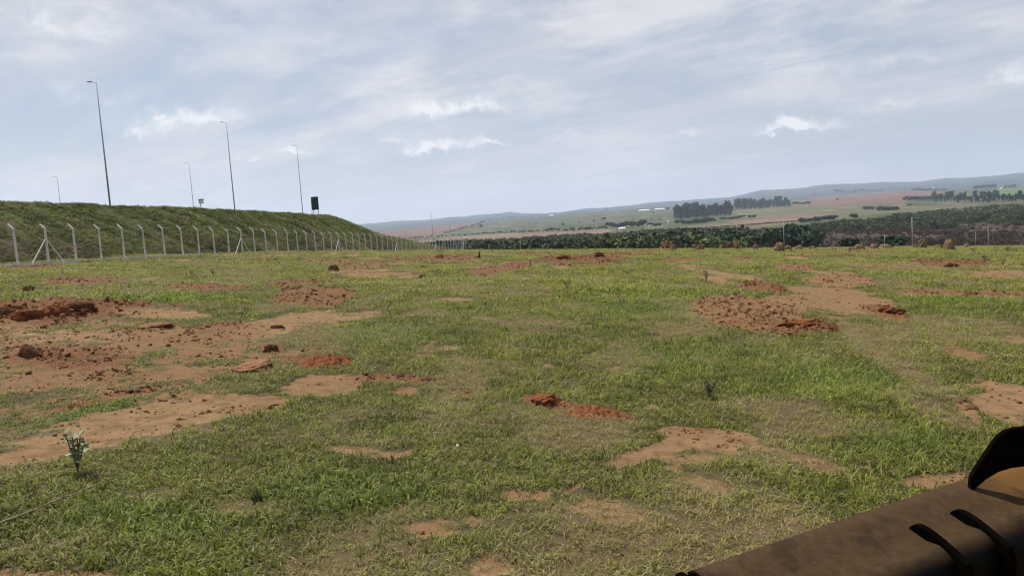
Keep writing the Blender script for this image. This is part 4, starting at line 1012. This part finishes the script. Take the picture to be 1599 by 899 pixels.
weed(1567, 415, 9, 'green weed farthest right below the field edge', MIDG, 5, 5, .35, .7, 14)
weed(300, 432, 10, 'green weed on the left field below the embankment', MIDG, 5, 5, .35, .7, 15)
weed(332, 431, 12, 'wide pale weed on the left field, right of another', PALEG, 6, 5, .35, .8, 16)
weed(432, 409, 10, 'pale weed near the fence between two fence braces', PALEG, 6, 5, .35, .9, 17)
weed(467, 407, 9, 'pale weed near the fence right of another pale weed', PALEG, 6, 5, .35, .9, 18)
weed(140, 412, 9, 'green weed at the base of the fence at left', MIDG, 6, 5, .35, .9, 19)
weed(1085, 395, 8, 'tiny dark weed in front of the pinkish red mound', DKL, 4, 4, .4, .6, 20)
weed(1053, 395, 6, 'tiny black weed left of the pinkish red mound', DKL, 4, 4, .4, 1.0, 21)
wn = random.Random(77)
for k in range(64):
    px = wn.uniform(700, 1599) if k < 44 else wn.uniform(60, 1000); pb = (wn.uniform(389.5, 396) if k < 44 else wn.uniform(397, 436))
    if px < 640 and pb < 405: pb += 14
    weed(px, pb, wn.uniform(4, 7.5), 'tiny green weed poking up along the far edge of the field' if k < 44 else 'tiny green weed dotted on the far half of the field', wn.choice([PALEG, MIDG, MIDG]), 4, 4, .4, .6, 100+k, group='tiny weeds at the field edge' if k < 44 else 'tiny weeds on the far field')
# grass tuft
def tuft(px, pb, hpx, label, n=60, mat=None, seed=1, lean=.8, name='grass_tuft', spread=.5, wd=.035):
    p = gpt(px, pb); h = hpx*p.y/FPX; c = clump(n, h*spread*.5, h*.5, h, h*wd, lean, seed, mat or MIDG, name); COL.objects.link(c); c.location = p
    return tag(c, label, 'grass tuft')
tuft(402, 781, 30, 'dense dark green grass tuft at lower left centre', 90, simple_mat('tuft grass', (.035, .065, .018), .3, 20), 5)
tuft(600, 770, 40, 'dry brown seed stalks standing at lower centre', 26, DEAD, 6, .45, spread=.5, wd=.02)
tuft(1480, 683, 24, 'flattened dark brown weeds left of the bucket plate', 60, simple_mat('dark brown stalk', (.05, .035, .02), .3, 20), 7, 1.4, spread=2.4)
tuft(1035, 570, 30, 'thin dark stalks on the grass at right centre', 16, STEMM, 8, .5, spread=.6, wd=.02)
tuft(210, 680, 24, 'few dry stalks on the bare soil at lower left', 9, DEAD, 9, .9, spread=.6, wd=.02)
tuft(1320, 560, 20, 'sparse dry stalks on the worn track at right', 22, DEAD, 10, 1.0, spread=1.2, wd=.02)
tuft(955, 745, 34, 'single dark stalk beside the lower bare strip', 4, STEMM, 12, .15, spread=.1, wd=.05)
def stick(pts, r, label, mat=DEAD, seed=1, name='dead_stick', lift=.02, cat='stick'):
    P = [gpt(px, py, lift) for px, py in pts]; o = P[0].copy(); mb = MB(); n = len(P)
    for i in range(n-1): mb.tube(P[i]-o, P[i+1]-o, r*(1-.7*i/n), r*(1-.7*(i+1)/n), 6)
    rr = random.Random(seed)
    for i in range(1, n-1):
        d = (P[i+1]-P[i])*.5; e = P[i]-o+Vector((d.x+rr.uniform(-.06, .06), d.y*.6+rr.uniform(-.06, .06), rr.uniform(.02, .06))); mb.tube(P[i]-o, e, r*.4, r*.2, 4)
    q = mb.build(name, mat, None, True); q.location = o; return tag(q, label, cat)
stick([(-6, 828), (28, 816), (60, 802), (95, 786), (128, 772), (162, 756), (205, 744)], .011, 'long pale dead stick lying on grass at lower left', lift=.055)
stick([(705, 398+6), (752, 403), (752.5, 399)], .03, 'x', CHAR) if False else None
s_ = gpt(749, 404); mb = MB(); k = s_.y/FPX
mb.tube((0, 0, -.05), (0, 0, 10*k), 1.5*k, 1.0*k, 7); mb.tube((-.3*k, 0, 1*k), (-3.5*k, 0, 2.2*k), 1.3*k, .8*k, 6)
q = mb.build('burnt_stump', CHAR); q.location = s_; tag(q, 'short black burnt stump in the field near the fence end', 'stump')
# white scrap
q = mound('litter', gpt(715, 701, .04), .035, .03, .02, WHITE, 5, 'dome', .2, 'tiny white scrap lying on the grass at lower centre', 'litter')

# ------------------------------------------------------------------ loader bucket beside the camera
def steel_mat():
    m, t, b = material('muddy steel with painted shade', .55, .05)
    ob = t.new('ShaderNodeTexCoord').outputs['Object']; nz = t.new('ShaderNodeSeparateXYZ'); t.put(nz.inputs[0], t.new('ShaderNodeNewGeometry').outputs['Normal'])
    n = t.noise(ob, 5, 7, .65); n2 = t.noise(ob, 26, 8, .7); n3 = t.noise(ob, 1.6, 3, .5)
    # dusty brown on upward faces; other faces near black as painted cab shade
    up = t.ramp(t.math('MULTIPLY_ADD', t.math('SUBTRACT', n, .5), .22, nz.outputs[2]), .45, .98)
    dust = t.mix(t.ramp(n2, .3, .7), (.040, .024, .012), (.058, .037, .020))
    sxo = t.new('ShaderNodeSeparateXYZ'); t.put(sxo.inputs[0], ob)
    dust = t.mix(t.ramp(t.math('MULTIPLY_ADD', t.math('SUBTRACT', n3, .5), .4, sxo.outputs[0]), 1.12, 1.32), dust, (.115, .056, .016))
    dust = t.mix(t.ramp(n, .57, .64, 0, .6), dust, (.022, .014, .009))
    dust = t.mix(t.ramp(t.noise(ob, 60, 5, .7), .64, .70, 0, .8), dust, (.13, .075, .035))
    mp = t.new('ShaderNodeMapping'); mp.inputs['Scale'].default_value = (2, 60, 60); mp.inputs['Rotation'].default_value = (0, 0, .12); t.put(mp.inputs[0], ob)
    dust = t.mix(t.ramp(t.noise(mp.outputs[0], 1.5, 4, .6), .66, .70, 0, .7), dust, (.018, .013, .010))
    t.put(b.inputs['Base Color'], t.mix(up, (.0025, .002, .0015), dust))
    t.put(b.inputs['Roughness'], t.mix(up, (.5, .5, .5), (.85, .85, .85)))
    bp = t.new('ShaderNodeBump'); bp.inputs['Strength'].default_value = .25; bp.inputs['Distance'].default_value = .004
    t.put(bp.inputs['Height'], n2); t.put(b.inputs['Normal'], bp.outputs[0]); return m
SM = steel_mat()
BLK = simple_mat('steel darkened for cab shade', (.0035, .0027, .002), .4, 6, .9, .1, .0)  # near-black colour stands in for cab shade on ribs and plate
ZT = -1.0
def on_level(px, py, zrel=ZT):
    a, b = ray(px, py); y = zrel/b; return Vector((a*y, y, zrel+CZ))
P0 = on_level(1080, 897); P1 = on_level(1517, 750)
ax = (P1-P0).normalized(); nn = Vector((ax.y, -ax.x, 0)); 
loader = empty('wheel_loader', P0); loader.rotation_euler.z = math.atan2(ax.y, ax.x)
# local frame: x along the bucket, y away from the camera (-y towards it), z up
LEN = 2.35
def prof(off=0.0):
    pts = [(0, -.035), (-.002, -.004), (-.012, .0), (-.06, -.010), (-.12, -.026), (-.175, -.045)]
    cx_, cz_, R_ = -.197, -.106, .064
    for k in range(0, 13):
        t = rad(70-k*7.2); pts.append((cx_-(R_)*math.cos(t), cz_+R_*math.sin(t)))
    pts += [(-.262, -.25), (-.215, -.42), (-.17, -.60), (-.08, -.76), (.08, -.86), (.30, -.88)]
    if off:
        o_ = []
        for i, (a, b) in enumerate(pts):
            p = pts[max(0, i-1)]; q = pts[min(len(pts)-1, i+1)]; dx, dz = q[0]-p[0], q[1]-p[1]; l = math.hypot(dx, dz); o_.append((a+dz/l*off, b-dx/l*off))
        return o_
    return pts
def extrude(name, pr_out, pr_in, x0, x1, mat, parent, nseg=1, smooth=True, warp=0):
    V = []; Fc = []; n = len(pr_out)
    for s in range(nseg+1):
        x = x0+(x1-x0)*s/nseg
        for (a, b) in pr_out: V.append((x, a, b + (warp*math.sin(x*2.1)*.5 if warp else 0)))
        for (a, b) in pr_in: V.append((x, a, b + (warp*math.sin(x*2.1)*.5 if warp else 0)))
    m_ = 2*n
    for s in range(nseg):
        for i in range(n-1):
            a = s*m_+i; Fc.append((a, a+1, a+1+m_, a+m_)); c = s*m_+n+i; Fc.append((c, c+m_, c+1+m_, c+1))
        Fc.append((s*m_, s*m_+m_, s*m_+n+m_, s*m_+n)); Fc.append((s*m_+n-1, s*m_+2*n-1, s*m_+2*n-1+m_, s*m_+n-1+m_))
    for s in (0, nseg):
        for i in range(n-1): a = s*m_+i; Fc.append((a, a+n, a+n+1, a+1) if s == 0 else (a, a+1, a+n+1, a+n))
    return mesh_obj(name, V, Fc, mat, parent, smooth)
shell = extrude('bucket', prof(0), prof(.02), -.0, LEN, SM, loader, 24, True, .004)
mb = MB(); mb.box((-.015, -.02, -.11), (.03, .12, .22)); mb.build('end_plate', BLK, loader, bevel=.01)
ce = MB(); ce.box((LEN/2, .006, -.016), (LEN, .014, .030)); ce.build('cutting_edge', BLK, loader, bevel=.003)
for k_ in range(7):
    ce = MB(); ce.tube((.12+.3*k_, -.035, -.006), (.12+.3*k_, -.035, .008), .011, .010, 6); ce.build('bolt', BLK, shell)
def rib(xr, i0, name='rib'):
    po = prof(.054); pi = prof(.016); sl_ = slice(i0, 23)
    o_ = po[sl_]; i_ = pi[sl_]
    a0 = i_[0]; c0 = (-.135, .052); e0 = o_[8]         # smooth rising nose
    for q in range(9):
        w_ = q/8; o_[q] = tuple((1-w_)**2*a0[z_]+2*w_*(1-w_)*c0[z_]+w_*w_*e0[z_] for z_ in (0, 1))
    o_[0] = (a0[0], a0[1]+.004)
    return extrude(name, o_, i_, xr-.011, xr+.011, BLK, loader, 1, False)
rl = loader.matrix_basis.inverted() if False else None
def local_x(px, py, zrel=ZT):
    p = on_level(px, py, zrel)-P0; return p.dot(ax)
XR1 = local_x(1405, 812, ZT-.01)-.03; XR2 = local_x(1467, 790, ZT-.01)-.03; print('ribs', XR1, XR2, 'plate', local_x(1517, 770), 'len', local_x(1599, 720))
rib(XR1, 4); rib(XR2, 4)
# upright spill guard plate, outline on its own vertical plane
XPL = local_x(1517, 768)
pb0 = on_level(1516, 769); dirp = Vector((math.cos(rad(-6)), math.sin(rad(-6)), 0)); npl = Vector((-dirp.y, dirp.x, 0))
def on_plane(px, py):
    a, b = ray(px, py); d = Vector((a, 1, b)); o_ = pb0-Vector((0, 0, CZ)); t_ = o_.dot(npl)/d.dot(npl); return d*t_+Vector((0, 0, CZ))
outline = [(1515, 771), (1517, 746), (1527, 729), (1540, 710), (1552, 692), (1562, 680), (1573, 672.5), (1586, 669), (1604, 667), (1640, 672), (1680, 700), (1680, 735), (1640, 728), (1604, 728), (1580, 731), (1560, 737), (1540, 749), (1527, 760)]
Mi = (Matrix.Translation(P0) @ Matrix.Rotation(math.atan2(ax.y, ax.x), 4, 'Z')).inverted()
fr_pts = [Mi @ on_plane(*q) for q in outline]; bk = [Mi @ (on_plane(*q)+npl*.025) for q in outline]; n = len(outline)
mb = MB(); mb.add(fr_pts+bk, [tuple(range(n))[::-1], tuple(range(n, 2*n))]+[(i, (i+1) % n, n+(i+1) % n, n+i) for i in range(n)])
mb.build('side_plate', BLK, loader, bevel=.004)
# lift arms, chassis, sky-blocking cab and wheels of the machine, out of frame behind and below the eye
YEL = simple_mat('yellow machine paint', (.45, .27, .03), .15, 3, .5); RUB = simple_mat('tyre rubber', (.02, .02, .02), .2, 5, .9)
def wl(p): return Mi @ Vector(p)
fw = Vector((.46, .0, 0))
gzb = -.05
for xx in (.55, 1.75):
    mb = MB(); a = wl((xx, .2, 1.05)); bq = wl((xx+.1, -1.6, 1.2)); e_ = Vector((.35+ (xx-.55)*1.1, -.20, -.62))
    mb.tube(e_, a, .09, .10, 4); mb.tube(a, bq, .10, .12, 4); mb.build('lift_arm', YEL, loader)
Mr = Mi.to_3x3()
mb = MB(); mb.box(wl((.2, -2.3, .85)), (1.3, 2.6, .55), Mr); mb.build('chassis', YEL, loader, bevel=.03)
mb = MB(); mb.box(wl((0, -.55, 3.25)), (1.7, 1.55, .10), Mr); mb.build('unseen_cab_roof', BLK, loader, bevel=.03)  # unseen cab panels added to keep sky light off the bucket
mb = MB(); mb.box(wl((0, -1.35, 2.2)), (1.6, .08, 2.0), Mr); mb.build('unseen_cab_rear_wall', BLK, loader)
mb = MB(); mb.box(wl((0, -.75, 1.2)), (1.5, 1.15, .10), Mr); mb.build('unseen_cab_floor', BLK, loader)
for sx_ in (-.85, .85):
    for sy_ in (-.62, -3.2):
        if sx_ > 0 and sy_ > -1: pass
        c_ = Vector((sx_+.2, sy_-.7, .55)); w_ = MB(); w_.tube(wl(c_+Vector((-.2, 0, 0))), wl(c_+Vector((.2, 0, 0))), .62, n=28); wh = w_.build('wheel', RUB, loader, bevel=.04)
        r_ = MB(); r_.tube(wl(c_+Vector((-.215, 0, 0))), wl(c_+Vector((.215, 0, 0))), .3, n=20); r_.build('rim', YEL, wh)
tag(loader, 'dark muddy loader bucket with ribs and side plate at lower right', 'wheel loader')

# ------------------------------------------------------------------ haze
HZ = MB().box((0, 6350, 120), (30000, 13500, 620)).build('haze', None)
HZ.data.materials.clear(); hm = bpy.data.materials.new('haze air'); hm.use_nodes = True; ht = NT(hm.node_tree)
ht.n.remove(ht.n['Principled BSDF']); pv = ht.new('ShaderNodeVolumePrincipled'); pv.inputs['Density'].default_value = 8e-5
pv.inputs['Color'].default_value = (.68, .81, 1.0, 1); pv.inputs['Anisotropy'].default_value = .25
ht.l.new(pv.outputs[0], ht.n['Material Output'].inputs['Volume']); HZ.data.materials.append(hm)
tag(HZ, 'thin bluish haze in the air over the distant hills', 'haze', kind='stuff')
print('terrain lowest', ZF.min(), 'highest', ZF.max(), 'berm', ZB.min())
